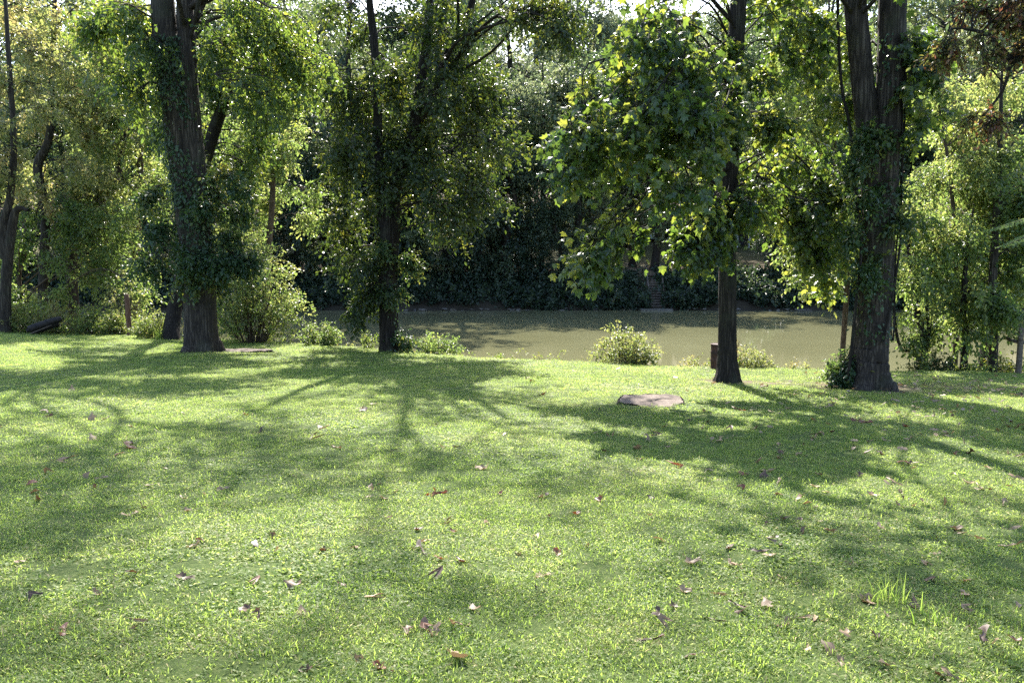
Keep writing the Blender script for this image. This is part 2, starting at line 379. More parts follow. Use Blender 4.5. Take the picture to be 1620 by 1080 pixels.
def noise_mat(name, stops, scale=8, rough=.9, bump=.0, detail=6, stretch=(1, 1, 1), spec=.3, metallic=0.0):
    m, nt, out = newmat(name)
    tc = N(nt, 'ShaderNodeTexCoord'); mp = N(nt, 'ShaderNodeMapping'); mp.inputs['Scale'].default_value = stretch
    nt.links.new(tc.outputs['Object'], mp.inputs['Vector'])
    n1 = N(nt, 'ShaderNodeTexNoise'); n1.inputs['Scale'].default_value = scale; n1.inputs['Detail'].default_value = detail; n1.inputs['Roughness'].default_value = .62
    nt.links.new(mp.outputs[0], n1.inputs['Vector'])
    c = ramp(nt, n1.outputs['Fac'], stops)
    b = N(nt, 'ShaderNodeBsdfPrincipled'); nt.links.new(c, b.inputs['Base Color']); b.inputs['Roughness'].default_value = rough
    b.inputs['Specular IOR Level'].default_value = spec; b.inputs['Metallic'].default_value = metallic
    if bump:
        bp = N(nt, 'ShaderNodeBump'); bp.inputs['Strength'].default_value = .8; bp.inputs['Distance'].default_value = bump
        nt.links.new(n1.outputs['Fac'], bp.inputs['Height']); nt.links.new(bp.outputs[0], b.inputs['Normal'])
    nt.links.new(b.outputs[0], out.inputs[0]); return m
CUTWOOD = noise_mat('cut_wood', [(.3, (.05, .037, .029)), (.5, (.13, .097, .077)), (.7, (.2, .155, .125))], 7, .9, .012, 8)
OLDWOOD = noise_mat('old_wood', [(.3, (.05, .038, .03)), (.55, (.13, .1, .08)), (.75, (.22, .18, .15))], 6, .9, .01, 8, (1, 1, 6))
WETWOOD = noise_mat('charred_wood', [(.3, (.008, .007, .008)), (.7, (.035, .028, .026))], 9, .7, .01, 6)
REDWOOD = noise_mat('red_brown_wood', [(.3, (.06, .028, .018)), (.7, (.17, .09, .06))], 9, .9, .01, 8, (3, 3, .5))
RUST = noise_mat('rusty_drum', [(.32, (.02, .012, .012)), (.52, (.05, .022, .018)), (.72, (.11, .045, .028))], 11, .75, .003, 8)
STONE = noise_mat('bank_stone', [(.3, (.05, .045, .04)), (.7, (.16, .145, .13))], 5, .9, .02, 8)
CONCRETE = noise_mat('weathered_concrete', [(.3, (.06, .055, .05)), (.7, (.15, .14, .125))], 6, .9, .005, 8)
TIMBER = noise_mat('weathered_timber', [(.3, (.07, .055, .045)), (.7, (.17, .14, .12))], 9, .85, .004, 6, (1, 1, 1))
TANWALL = noise_mat('tan_siding', [(.35, (.36, .27, .17)), (.65, (.42, .32, .21))], 3, .8)
SHINGLE = noise_mat('roof_shingle', [(.35, (.05, .045, .045)), (.65, (.09, .08, .08))], 20, .9)
WHITE = noise_mat('white_paint', [(.35, (.66, .67, .7)), (.65, (.8, .8, .82))], 6, .6)
DARKBLUE = noise_mat('dark_blue_paint', [(.4, (.008, .012, .045)), (.6, (.012, .018, .06))], 2, .25, spec=.6)
SILVER = noise_mat('silver_paint', [(.4, (.3, .34, .42)), (.6, (.36, .4, .48))], 2, .3, spec=.6)
TYRE = noise_mat('tyre_rubber', [(.4, (.015, .015, .015)), (.6, (.03, .03, .03))], 9, .85)
GLASS = noise_mat('dark_glass', [(.4, (.01, .012, .015)), (.6, (.02, .022, .028))], 1, .08, spec=.8)

# terrain: masks are stored on the sheet (lawn, bare soil, far meadow)
m, nt, out = newmat('ground_soil_and_turf')
geo = N(nt, 'ShaderNodeNewGeometry')
al = N(nt, 'ShaderNodeAttribute', attribute_name='lawn'); ab = N(nt, 'ShaderNodeAttribute', attribute_name='bare')
n1 = N(nt, 'ShaderNodeTexNoise'); n1.inputs['Scale'].default_value = 22; n1.inputs['Detail'].default_value = 9; n1.inputs['Roughness'].default_value = .75; nt.links.new(geo.outputs['Position'], n1.inputs['Vector'])
n2 = N(nt, 'ShaderNodeTexNoise'); n2.inputs['Scale'].default_value = .9; n2.inputs['Detail'].default_value = 5; nt.links.new(geo.outputs['Position'], n2.inputs['Vector'])
cs = ramp(nt, n1.outputs['Fac'], [(.28, (.05, .036, .024)), (.5, (.13, .095, .065)), (.72, (.27, .21, .15))])
cg = ramp(nt, n1.outputs['Fac'], [(.3, (.025, .042, .01)), (.5, (.065, .095, .024)), (.7, (.13, .145, .05))])
pat = N(nt, 'ShaderNodeMath', operation='MULTIPLY_ADD'); nt.links.new(n2.outputs['Fac'], pat.inputs[0]); pat.inputs[1].default_value = 1.3; nt.links.new(ab.outputs['Fac'], pat.inputs[2])
mr = N(nt, 'ShaderNodeMapRange'); nt.links.new(pat.outputs[0], mr.inputs[0]); mr.inputs[1].default_value = .8; mr.inputs[2].default_value = 1.25
inv = N(nt, 'ShaderNodeMath', operation='SUBTRACT'); inv.inputs[0].default_value = 1; nt.links.new(mr.outputs[0], inv.inputs[1])
gf = N(nt, 'ShaderNodeMath', operation='MULTIPLY'); nt.links.new(inv.outputs[0], gf.inputs[0]); nt.links.new(al.outputs['Fac'], gf.inputs[1])
mc = N(nt, 'ShaderNodeMix', data_type='RGBA'); nt.links.new(gf.outputs[0], mc.inputs[0]); nt.links.new(cs, mc.inputs[6]); nt.links.new(cg, mc.inputs[7])
am = N(nt, 'ShaderNodeAttribute', attribute_name='mud_shade'); mm = N(nt, 'ShaderNodeMix', data_type='RGBA'); nt.links.new(am.outputs['Fac'], mm.inputs[0]); nt.links.new(mc.outputs[2], mm.inputs[6]); mm.inputs[7].default_value = (.03, .025, .018, 1)
b = N(nt, 'ShaderNodeBsdfPrincipled'); nt.links.new(mm.outputs[2], b.inputs['Base Color']); b.inputs['Roughness'].default_value = .95; b.inputs['Specular IOR Level'].default_value = .15
bp = N(nt, 'ShaderNodeBump'); bp.inputs['Strength'].default_value = .8; bp.inputs['Distance'].default_value = .03; nt.links.new(n1.outputs['Fac'], bp.inputs['Height']); nt.links.new(bp.outputs[0], b.inputs['Normal'])
nt.links.new(b.outputs[0], out.inputs[0]); GROUND = m

m, nt, out = newmat('muddy_river_water')
geo = N(nt, 'ShaderNodeNewGeometry'); mp = N(nt, 'ShaderNodeMapping'); mp.inputs['Scale'].default_value = (.5, 1.2, 1); nt.links.new(geo.outputs['Position'], mp.inputs['Vector'])
w1 = N(nt, 'ShaderNodeTexNoise'); w1.inputs['Scale'].default_value = 2.2; w1.inputs['Detail'].default_value = 4; nt.links.new(mp.outputs[0], w1.inputs['Vector'])
w2 = N(nt, 'ShaderNodeTexNoise'); w2.inputs['Scale'].default_value = .12; w2.inputs['Detail'].default_value = 3; nt.links.new(geo.outputs['Position'], w2.inputs['Vector'])
c = ramp(nt, w2.outputs['Fac'], [(.3, (.138, .136, .07)), (.7, (.165, .162, .086))])
b = N(nt, 'ShaderNodeBsdfPrincipled'); nt.links.new(c, b.inputs['Base Color']); b.inputs['Roughness'].default_value = .06; b.inputs['IOR'].default_value = 1.33
bp = N(nt, 'ShaderNodeBump'); bp.inputs['Strength'].default_value = .05; bp.inputs['Distance'].default_value = .012; nt.links.new(w1.outputs['Fac'], bp.inputs['Height']); nt.links.new(bp.outputs[0], b.inputs['Normal'])
nt.links.new(b.outputs[0], out.inputs[0]); WATERM = m

# ------------------------------------------------------------------ the setting: ground and river
xs = np.unique(np.concatenate([np.linspace(-400, -60, 18), np.linspace(-60, -26, 26), np.linspace(-26, 26, 180), np.linspace(26, 60, 26), np.linspace(60, 400, 18)]))
ys = np.unique(np.concatenate([np.linspace(-40, 1, 24), np.linspace(1, 32, 130), np.linspace(32, 66, 20), np.linspace(66, 80, 50), np.linspace(80, 130, 40), np.linspace(130, 420, 24)]))
X, Y = np.meshgrid(xs, ys); Z = gz(X, Y)
Z = Z + np.where(Y < 40, RNG.normal(0, .008, Z.shape), RNG.normal(0, .05, Z.shape))
nx, ny = len(xs), len(ys)
idx = np.arange(nx * ny).reshape(ny, nx)
q = np.stack([idx[:-1, :-1], idx[:-1, 1:], idx[1:, 1:], idx[1:, :-1]], -1).reshape(-1, 4)
me = mesh_np('ground', np.stack([X, Y, Z], -1).reshape(-1, 3), q)
E = edge_y(X)
near_l = 1 - sstep(-.2, 1.2, Y - E)
mud_shade = ((Y > 66) & (Y < 75)) * (1 - sstep(1.5, 4.6, Y - 69.6)) + (Y < 48) * sstep(1.2, 3.0, Y - E)  # wet mud tone that also paints shade onto the bank slopes
far_l = sstep(74.5, 76, Y) * (1 - sstep(118, 130, Y)) * .55
lawn_mask = np.clip(near_l + far_l, 0, 1)
rt = G(1372, 615); mt = G(1152, 605)
def spot(x, y, c, r): return np.exp(-(((x - c[0]) / r[0]) ** 2 + ((y - c[1]) / r[1]) ** 2))
rp = np.random.default_rng(55)
PATCH = [((rp.uniform(-.62, .62) * d_, d_), rp.uniform(.1, .24)) for d_ in rp.uniform(2.6, 17, 60)]
ROOTS = [((G(a_, b_)[0], G(a_, b_)[1] - .05), r_) for a_, b_, r_ in ((318, 556, .75), (616, 556, .6), (1150, 604, .5), (1371, 614, .95), (268, 537, .6))]
def bare_fn(x, y):
    pb = 0.0
    for c_, r_ in PATCH: pb = pb + .24 * spot(x, y, c_, (r_ * 1.5, r_))
    for c_, r_ in ROOTS: pb = pb + .5 * spot(x, y, c_, (r_, r_))
    return pb + .4 * spot(x, y, (rt[0] + 2.5, rt[1] + .6), (3.6, 1.8)) + .4 * spot(x, y, (mt[0] + 1.0, mt[1] + .3), (1.6, .7)) + .1 * spot(x, y, (6, 12), (4, 3.5)) - .12
bare = bare_fn(X, Y) + .45 * (Y > 60) * sstep(73, 76, Y) * (1 - sstep(84, 92, Y)) + .3 * (Y > 60)
for nm, arr in (('lawn', lawn_mask), ('bare', bare), ('mud_shade', np.clip(mud_shade, 0, 1))):
    a_ = me.attributes.new(nm, 'FLOAT', 'POINT'); a_.data.foreach_set('value', arr.astype(np.float32).ravel())
link('ground', me, GROUND, kind='structure')
xs2 = np.linspace(-400, 400, 41); ys2 = np.linspace(18, 74, 15); X2, Y2 = np.meshgrid(xs2, ys2)
idx = np.arange(X2.size).reshape(X2.shape); q = np.stack([idx[:-1, :-1], idx[:-1, 1:], idx[1:, 1:], idx[1:, :-1]], -1).reshape(-1, 4)
link('river', mesh_np('river', np.stack([X2, Y2, np.full_like(X2, WATER)], -1).reshape(-1, 3), q), WATERM, kind='structure')

# ------------------------------------------------------------------ trees near the lawn
def build_tree(name, label, base, stems, leafmat, bark, build_crown, shape=OVAL, sides=30, flare=.5, seed=1, group=None, ridge=.035, step=.13):
    """stems: list of (points, radii); build_crown(lv, tw, stem_pts, rng) fills the crown"""
    base = np.asarray(base, float)
    t = thing(name, label, 'tree', base, group)
    mb = MB(); sp = []
    for i, (p, r) in enumerate(stems):
        pts, rr = trunk_tube(mb, p, r, sides if i == 0 else max(10, sides - 8), seed + i, flare if i == 0 else 0, base[2] if i == 0 else None, ridge, step=step)
        sp.append(pts)
    link('trunk', mb.mesh('trunk', off=base), bark, t)
    lv, tw = Leaves(), MB()
    build_crown(lv, tw, sp, np.random.default_rng(seed + 100))
    cr = link('crown', lv.mesh('crown', shape, base), leafmat, t, kind='stuff')
    if tw.n: link('branches', tw.mesh('branches', off=base), bark, t, kind='stuff')
    print('TREE', name, 'leaves', lv.count())
    return t

def up(p, dz, dx=0, dy=0): return np.asarray(p) + np.array([dx, dy, dz])
def sink(p): return np.asarray(p) - np.array([0, 0, .25])

# the two-stemmed tree wrapped in ivy
A0 = G(318, 556); dA = A0[1]
A_st = [([sink(A0), P(318, 500, dA), P(314, 420, dA), P(300, 320, dA), P(283, 190, dA), P(268, 90, dA), P(257, 0, dA), P(248, -200, dA), P(235, -700, dA)],
         [.40, .40, .38, .37, .35, .33, .31, .25, .12]),
        ([P(322, 420, dA), P(306, 260, dA), P(298, 150, dA), P(293, 60, dA), P(292, 0, dA), P(300, -200, dA + .5), P(330, -450, dA + 1)],
         [.22, .30, .25, .22, .21, .17, .08])]
def cr_A(lv, tw, sp, rng):
    top = region([(60, -80), (600, -80), (640, -520), (330, -800), (20, -520)], 27, dA - .5, 4.5, 1.1, rng, .8)
    crown(lv, tw, top, sp, rng, nb=8, nt=4, k=5, twig=.6, leaf=.17, tint=.5, min_z=4, limb_r=.035)
    low = region([(130, 0), (240, 0), (235, 210), (180, 190)], 9, dA - 1, 1.5, .75, rng)
    low += region([(310, 10), (500, 0), (520, 110), (420, 160), (330, 120)], 14, dA + .5, 2.2, .85, rng)
    crown(lv, tw, low, sp, rng, nb=11, nt=7, k=8, twig=.5, leaf=.125, tint=.5, droop=.6, min_z=4.5, limb_r=.03, hang=.5)
build_tree('hickory_tree', 'tall two-stemmed tree with a grey trunk wrapped in dark ivy', A0, A_st, LEAF['maple'], BARK, cr_A, OVAL, 34, .5, 11)

# the leaning tree behind it
A2 = G(268, 537); d2 = A2[1] + .6
A2_st = [([sink(A2), P(275, 490, d2), P(288, 430, d2), P(310, 310, d2 + .4), P(335, 215, d2 + .6), P(358, 150, d2 + .8), P(374, 105, d2 + 1), P(385, 20, d2 + 1.2), P(380, -150, d2 + 1.4)],
          [.27, .24, .22, .22, .21, .19, .16, .12, .06]),
         ([P(340, 205, d2 + .6), P(352, 150, d2 + .2), P(362, 100, d2), P(372, 60, d2 - .2)], [.1, .08, .06, .03])]
def cr_A2(lv, tw, sp, rng):
    bl = region([(320, 40), (480, 20), (525, 90), (470, 200), (430, 270), (400, 330), (370, 300), (390, 180), (330, 150)], 26, d2 + .3, 2, .8, rng)
    bl += region([(220, 60), (330, 60), (320, 250), (260, 250)], 9, d2 + 1, 1.5, .8, rng)
    crown(lv, tw, bl, sp, rng, nb=11, nt=7, k=9, twig=.5, leaf=.13, tint=.42, droop=.8, limb_r=.035, hang=.5)
build_tree('leaning_tree', 'dark leaning trunk standing just behind the ivy-wrapped tree', A2, A2_st, LEAF['maple'], BARK_D, cr_A2, OVAL, 22, .3, 21)

# the dense dark tree at the water's edge
B0 = G(616, 556); dB = B0[1]
B_st = [([sink(B0), P(615, 500, dB), P(615, 430, dB), P(619, 360, dB), P(628, 300, dB), P(652, 225, dB), P(668, 130, dB), P(680, 20, dB), P(690, -150, dB), P(700, -660, dB)],
         [.28, .24, .23, .24, .19, .17, .14, .11, .075, .02]),
        ([P(612, 390, dB), P(604, 320, dB), P(599, 230, dB + .2), P(597, 120, dB + .3), P(585, 0, dB + .3), P(570, -200, dB)], [.16, .15, .13, .12, .1, .04]),
        ([P(663, 190, dB), P(685, 145, dB - .3), P(708, 85, dB - .5), P(742, 20, dB - .7), P(770, -100, dB - 1)], [.12, .12, .1, .09, .04])]
def cr_B(lv, tw, sp, rng):
    bl = region([(530, 10), (700, 0), (790, 60), (806, 150), (795, 300), (740, 370), (690, 380), (640, 350), (560, 430), (520, 380), (500, 300), (530, 230), (500, 150)], 76, dB + .9, 2.6, .76, rng, .52)
    bl += region([(545, 400), (600, 400), (600, 480), (560, 490)], 6, dB - .5, .8, .5, rng)
    crown(lv, tw, bl, sp, rng, nb=10, nt=6, k=8, twig=.5, leaf=.13, tint=.36, droop=.45, flat=.4, min_z=.8, limb_r=.028, hang=.2, brad=.01)
    top = region([(430, -60), (860, -60), (920, -520), (700, -780), (460, -520)], 25, dB, 4.2, 1.1, rng, .8)
    crown(lv, tw, top, sp, rng, nb=8, nt=4, k=5, twig=.6, leaf=.17, tint=.5, min_z=6, limb_r=.035)
    ov = region([(780, 0), (880, 0), (925, 30), (880, 55), (840, 45)], 6, dB - 3.5, .6, .5, rng)
    crown(lv, tw, ov, sp, rng, nb=9, nt=6, k=8, twig=.4, leaf=.12, tint=.4, droop=.7, min_z=6, limb_r=.03)
build_tree('waterside_tree', 'dense dark forked tree on the bank edge beside the open water', B0, B_st, LEAF['dark'], BARK_D, cr_B, OVAL, 24, .35, 31)

# the slender straight tree with broad leaves
C0 = G(1150, 604); dC = C0[1]
C_st = [([sink(C0), P(1151, 560, dC), P(1152, 480, dC), P(1156, 330, dC), P(1162, 170, dC), P(1168, 0, dC), P(1174, -200, dC), P(1180, -640, dC)],
         [.2, .185, .175, .168, .165, .16, .13, .05])]
def cr_C(lv, tw, sp, rng):
    bl = region([(885, 190), (960, 150), (990, 30), (1060, 0), (1130, 20), (1140, 345), (1060, 320), (1000, 290), (930, 300), (890, 250)], 34, dC - 2.6, 1.3, .52, rng, .62, (1.1, 1.1, .42))
    bl += region([(1010, 40), (1060, 0), (1330, 0), (1345, 200), (1300, 330), (1200, 380), (1140, 330), (1130, 60)], 15, dC + 1.2, 2.2, .62, rng, .7, (1.1, 1.1, .45))
    bl += region([(1085, 70), (1245, 50), (1255, 320), (1100, 370)], 11, dC - .8, .5, .42, rng, .5, (1.1, 1.1, .5))
    bl += region([(905, 370), (960, 375), (968, 440), (930, 450)], 4, dC - 2.8, .4, .26, rng, .4)
    bl += region([(1060, 350), (1150, 350), (1140, 405), (1075, 390)], 6, dC - 1.4, .5, .34, rng, .4)
    bl += region([(1170, 310), (1330, 280), (1335, 360), (1240, 385), (1190, 370)], 6, dC + .8, .9, .46, rng, .4)
    bl += region([(1235, 380), (1340, 360), (1340, 450), (1270, 470), (1235, 440)], 6, dC + 1.3, .7, .4, rng, .4)
    crown(lv, tw, bl, sp, rng, nb=7, nt=5, k=6, twig=.38, leaf=.145, tint=.5, tspread=.3, droop=.55, min_z=2.8, limb_r=.018, hang=.5, wood=2, brad=.007, flat=.38)
    top = region([(930, -60), (1400, -60), (1440, -480), (1180, -760), (940, -480)], 16, dC, 3.5, 1.0, rng, .8)
    crown(lv, tw, top, sp, rng, nb=8, nt=4, k=5, twig=.6, leaf=.17, tint=.5, min_z=6, limb_r=.035)
build_tree('broadleaf_tree', 'slender straight trunk with broad yellow-green leaves, standing beside the rusty drum', C0, C_st, LEAF['maple'], BARK_D, cr_C, MAPLE, 26, .65, 41)

# the big double-trunked tree
D0 = G(1371, 614); dD = D0[1]
D_st = [([sink(D0), P(1373, 585, dD), P(1380, 540, dD), P(1388, 460, dD), P(1394, 370, dD), P(1400, 290, dD), P(1407, 160, dD), P(1410, 0, dD), P(1414, -250, dD), P(1420, -720, dD)],
         [.40, .37, .345, .32, .33, .28, .26, .25, .2, .07]),
        ([P(1386, 460, dD), P(1386, 360, dD), P(1380, 270, dD), P(1368, 140, dD), P(1352, 0, dD), P(1330, -200, dD), P(1300, -450, dD)], [.26, .27, .24, .22, .21, .16, .06])]
def cr_D(lv, tw, sp, rng):
    bl = region([(1430, 20), (1475, 30), (1470, 210), (1430, 220)], 7, dD + .2, .7, .42, rng, .5)
    bl += region([(1290, 0), (1350, 60), (1350, 380), (1290, 380)], 6, dD + 1.6, 1.0, .5, rng, .5)
    crown(lv, tw, bl, sp, rng, nb=6, nt=5, k=6, twig=.38, leaf=.15, tint=.5, droop=.55, min_z=1.5, limb_r=.02, wood=2, brad=.008)
    top = region([(1180, -60), (1760, -60), (1800, -520), (1450, -860), (1160, -520)], 28, dD, 4.5, 1.1, rng, .8)
    crown(lv, tw, top, sp, rng, nb=8, nt=4, k=5, twig=.6, leaf=.17, tint=.5, min_z=6, limb_r=.035)
build_tree('double_trunk_tree', 'big double-trunked tree with deeply furrowed bark and flared roots on the lawn', D0, D_st, LEAF['maple'], BARK, cr_D, MAPLE, 40, .8, 51, ridge=.04)

# ivy and vines climbing the trunks
def climb(name, label, base, stem, rad, z0, z1, n, seed, sprayblobs=None, leaf=.09, loose=.06, vine=None, side=None):
    rng = np.random.default_rng(seed); base = np.asarray(base)
    t = thing(name, label, 'vine', base)
    p = catmull(stem, 240); r = catmull(np.asarray(rad)[:, None].repeat(3, 1), 240)[:, 0]
    ok = np.where((p[:, 2] > z0) & (p[:, 2] < z1))[0]
    patch = rng.uniform(0, 6.28, 8)
    i = rng.choice(ok, n); th = rng.uniform(0, 6.28, n)
    keep = (np.sin(th * 2 + p[i, 2] * 1.3 + patch[0]) + np.sin(th + p[i, 2] * 2.3 + patch[1]) + rng.normal(0, .6, n)) > (-.6 if side is None else side)
    i, th = i[keep], th[keep]
    o = np.stack([np.cos(th), np.sin(th), np.zeros(len(th))], 1)
    pos = p[i] + o * (r[i] * 1.06 + rng.exponential(loose, len(th)))[:, None] + rng.normal(0, .02, (len(th), 3))
    lv, tw = Leaves(), MB()
    dr = norm(np.array([0, 0, -1.0]) + rng.normal(0, .5, pos.shape) + o * .35)
    nr = norm(o + np.array([0, 0, .6]) + rng.normal(0, .35, pos.shape))
    lv.add(pos, dr, nr, leaf * rng.uniform(.6, 1.3, len(pos)), .45 + rng.normal(0, .2, len(pos)))
    for m_ in range(6):
        ph = rng.uniform(0, 6.28); jj = np.linspace(ok[0], ok[-1], 40).astype(int)
        a = ph + .5 * np.sin(np.linspace(0, 5, 40) + ph)
        tubes(tw, p[jj] + np.stack([np.cos(a), np.sin(a), 0 * a], 1) * (r[jj] * 1.05)[:, None], np.full(40, .018), 5)
    if vine is not None:
        for vp, vr in vine: tubes(tw, catmull(vp, 50), np.full(50, vr), 7)
    if sprayblobs:
        crown(lv, tw, sprayblobs, p[ok], rng, nb=10, nt=7, k=9, twig=.4, leaf=leaf * 1.15, tint=.5, tspread=.25, droop=.5, limb_r=.012, hang=.4, brad=.008)
    link('foliage', lv.mesh('foliage', OVAL, base), LEAF['ivy'], t, kind='stuff')
    link('vine_stems', tw.mesh('vine_stems', off=base), BARK_D, t, kind='stuff')
rg = np.random.default_rng(5)
zA = lambda py: float(P(300, py, dA)[2])
climb('climbing_ivy', 'dark green ivy covering the two-stemmed tree and spreading out in bushy sprays', A0, A_st[0][0], A_st[0][1], zA(445), zA(60), 7500, 3,
      region([(225, 260), (270, 220), (330, 230), (400, 300), (420, 400), (370, 440), (250, 450), (215, 380)], 20, dA - .2, .8, .38, rg, .5), .1, .07, side=-.9)
zD = lambda py: float(P(1390, py, dD)[2])
climb('creeper_vine', 'creeper with sparse leaves and a thin stem hanging on the double-trunked tree', D0, D_st[0][0], np.asarray(D_st[0][1]) * 1.05, zD(540), zD(60), 1200, 4,
      region([(1355, 190), (1420, 190), (1425, 330), (1350, 520), (1340, 360)], 9, dD - .35, .25, .3, rg, .4) + region([(1320, 580), (1350, 560), (1345, 610)], 3, dD - .1, .2, .22, rg, .4), .085, .04,
      vine=[([P(1325, -120, dD), P(1326, 40, dD), P(1332, 140, dD), P(1345, 205, dD), P(1357, 330, dD - .3), P(1362, 400, dD - .35), P(1352, 500, dD - .35), P(1345, 570, dD - .3), P(1338, 612, dD - .2)], .03)], side=.55)
climb('trunk_creeper', 'leafy creeper around the foot of the dark forked waterside tree', B0, B_st[0][0], B_st[0][1], float(P(616, 545, dB)[2]), float(P(616, 330, dB)[2]), 420, 6,
      region([(585, 380), (650, 380), (655, 545), (635, 545), (625, 470), (590, 440)], 6, dB - .1, .4, .28, rg, .4), .09, .05, side=.4)

# ------------------------------------------------------------------ woods on this side of the river
def thin_tree(name, label, base, stems, leafkey, blobs, seed, leaf=.13, nb=10, nt=7, k=8, twig=.5, tint=.5, droop=.5, shape=OVAL, bark=BARK_T, group=None, sides=12, hang=.2, minz=None, wood=True):
    def cb(lv, tw, sp, rng):
        crown(lv, tw, blobs, sp, rng, nb=nb, nt=nt, k=k, twig=twig, leaf=leaf, tint=tint, droop=droop, limb_r=.02, hang=hang, min_z=minz, brad=.009, wood=wood)
    return build_tree(name, label, base, stems, LEAF[leafkey], bark, cb, shape, sides, .25, seed, group, ridge=.02, step=.2)
rg = np.random.default_rng(77)
def on(px, d):                       # a point of the near ground straight below a pixel column
    p = P(px, 500, d); return np.array([p[0], d, float(gz(p[0], d))])
b = on(8, 29); d = 29
thin_tree('crooked_tree', 'crooked grey tree with a broken fork beside the charred logs', b,
          [([sink(b), P(8, 470, d), P(14, 400, d), P(22, 345, d), P(30, 330, d), P(45, 333, d)], [.22, .19, .16, .14, .1, .05]),
           ([P(10, 410, d), P(6, 360, d), P(16, 310, d), P(22, 240, d), P(15, 100, d), P(0, -100, d)], [.17, .15, .12, .1, .08, .05])], 'pale',
          region([(-60, 20), (60, 20), (90, 200), (60, 300), (-60, 300)], 16, d, 2, .85, rg), 61, tint=.6, bark=BARK, sides=20)
b = on(60, 33); d = 33
thin_tree('sycamore_tree', 'tall thin pale-leaved tree with a kinked trunk rising behind the charred logs', b,
          [([sink(b), P(70, 420, d), P(72, 330, d), P(60, 265, d), P(78, 215, d), P(81, 120, d), P(86, 0, d), P(90, -200, d)], [.2, .18, .16, .17, .15, .11, .09, .04])], 'pale',
          region([(10, 0), (200, 0), (190, 160), (160, 300), (40, 330), (0, 160)], 34, d, 2.5, 1.0, rg), 62, leaf=.15, tint=.55, bark=BARK)
b = on(120, 35); d = 35
thin_tree('leaning_willow', 'pale green tree with a slanting trunk behind the weathered post', b,
          [([sink(b), P(112, 420, d), P(130, 365, d), P(165, 318, d), P(190, 250, d), P(200, 120, d), P(205, -60, d)], [.22, .22, .25, .22, .14, .1, .05])], 'light',
          region([(100, 40), (280, 20), (290, 300), (240, 420), (120, 420), (90, 200)], 40, d, 2.5, 1.0, rg), 63, leaf=.15, tint=.62, bark=BARK)
b = on(210, 38); d = 38
thin_tree('bank_tree', 'bright yellow-green tree filling the gap behind the ivy-wrapped trunk', b,
          [([sink(b), P(215, 400, d), P(220, 250, d), P(215, 100, d), P(225, -100, d)], [.22, .2, .17, .12, .05])], 'light',
          region([(150, 0), (260, 0), (260, 460), (180, 480), (130, 380)], 30, d, 2, 1.05, rg), 64, leaf=.16, tint=.66)
b = on(420, 33); d = 33
thin_tree('hazel_tree', 'leafy yellow-green tree on the bank between the ivy-wrapped and the dark forked tree', b,
          [([sink(b), P(425, 430, d), P(432, 300, d), P(440, 150, d), P(450, 0, d)], [.14, .13, .11, .08, .03])], 'light',
          region([(330, 160), (500, 130), (505, 280), (480, 380), (400, 420), (330, 380)], 28, d, 2, .85, rg), 65, leaf=.14, tint=.55)
b = on(30, 34); d = 34
thin_tree('thicket_tree', 'low shady tree behind the weeds and the crooked grey tree', b,
          [([sink(b), P(30, 440, d), P(40, 380, d), P(30, 300, d)], [.1, .09, .07, .03])], 'light',
          region([(-40, 330), (240, 320), (240, 480), (-40, 500)], 30, d - 1, 2, .75, rg), 66, leaf=.14, tint=.32)
# saplings on the other side of the lawn, beyond the double-trunked tree
b = on(1463, 21.6); d = b[1]
thin_tree('multi_stem_tree', 'small dark many-stemmed tree on the bank just beyond the double-trunked tree', b,
          [([sink(b), P(1463, 545, d), P(1450, 490, d), P(1440, 420, d), P(1432, 340, d)], [.13, .09, .08, .06, .03]),
           ([P(1462, 565, d), P(1470, 520, d), P(1466, 470, d), P(1480, 400, d)], [.07, .05, .04, .02]),
           ([P(1458, 570, d), P(1440, 555, d), P(1425, 550, d), P(1415, 500, d), P(1418, 430, d)], [.06, .05, .04, .035, .02])], 'light',
          region([(1425, 300), (1520, 300), (1530, 480), (1480, 560), (1425, 500)], 16, d, 1.2, .5, rg), 71, leaf=.105, tint=.4, bark=BARK_D)
b = on(1514, 22.3); d = b[1]
thin_tree('tall_sapling', 'tall slim sapling with a dark stem and airy light green leaves', b,
          [([sink(b), P(1514, 520, d), P(1513, 430, d), P(1508, 330, d), P(1500, 250, d), P(1488, 190, d), P(1480, 120, d)], [.08, .07, .065, .055, .045, .035, .02])], 'light',
          region([(1440, 130), (1580, 120), (1590, 300), (1540, 420), (1450, 380)], 30, d + .6, 1.8, .62, rg), 72, leaf=.1, tint=.68)
b = on(1528, 21.4); d = b[1]
thin_tree('young_maple', 'young tree with a thick dark stem and pale glossy leaves beside the tall slim sapling', b,
          [([sink(b), P(1527, 540, d), P(1525, 490, d), P(1530, 400, d), P(1540, 330, d)], [.1, .085, .075, .05, .02])], 'light',
          region([(1500, 380), (1620, 360), (1640, 500), (1560, 560), (1500, 520)], 16, d, 1.3, .5, rg), 73, leaf=.12, tint=.45, bark=BARK_D)
b = on(1575, 21.6); d = b[1]
thin_tree('bare_stem_tree', 'tree with a straight brown lower stem between the young tree and the log fence post', b,
          [([sink(b), P(1572, 540, d), P(1568, 480, d), P(1572, 380, d), P(1580, 260, d), P(1585, 100, d)], [.13, .11, .1, .09, .07, .03])], 'light',
          region([(1540, 230), (1660, 200), (1680, 420), (1560, 440)], 26, d + 1, 1.5, .65, rg), 74, leaf=.12, tint=.5, bark=BARK)
b = on(1560, 30); d = 30
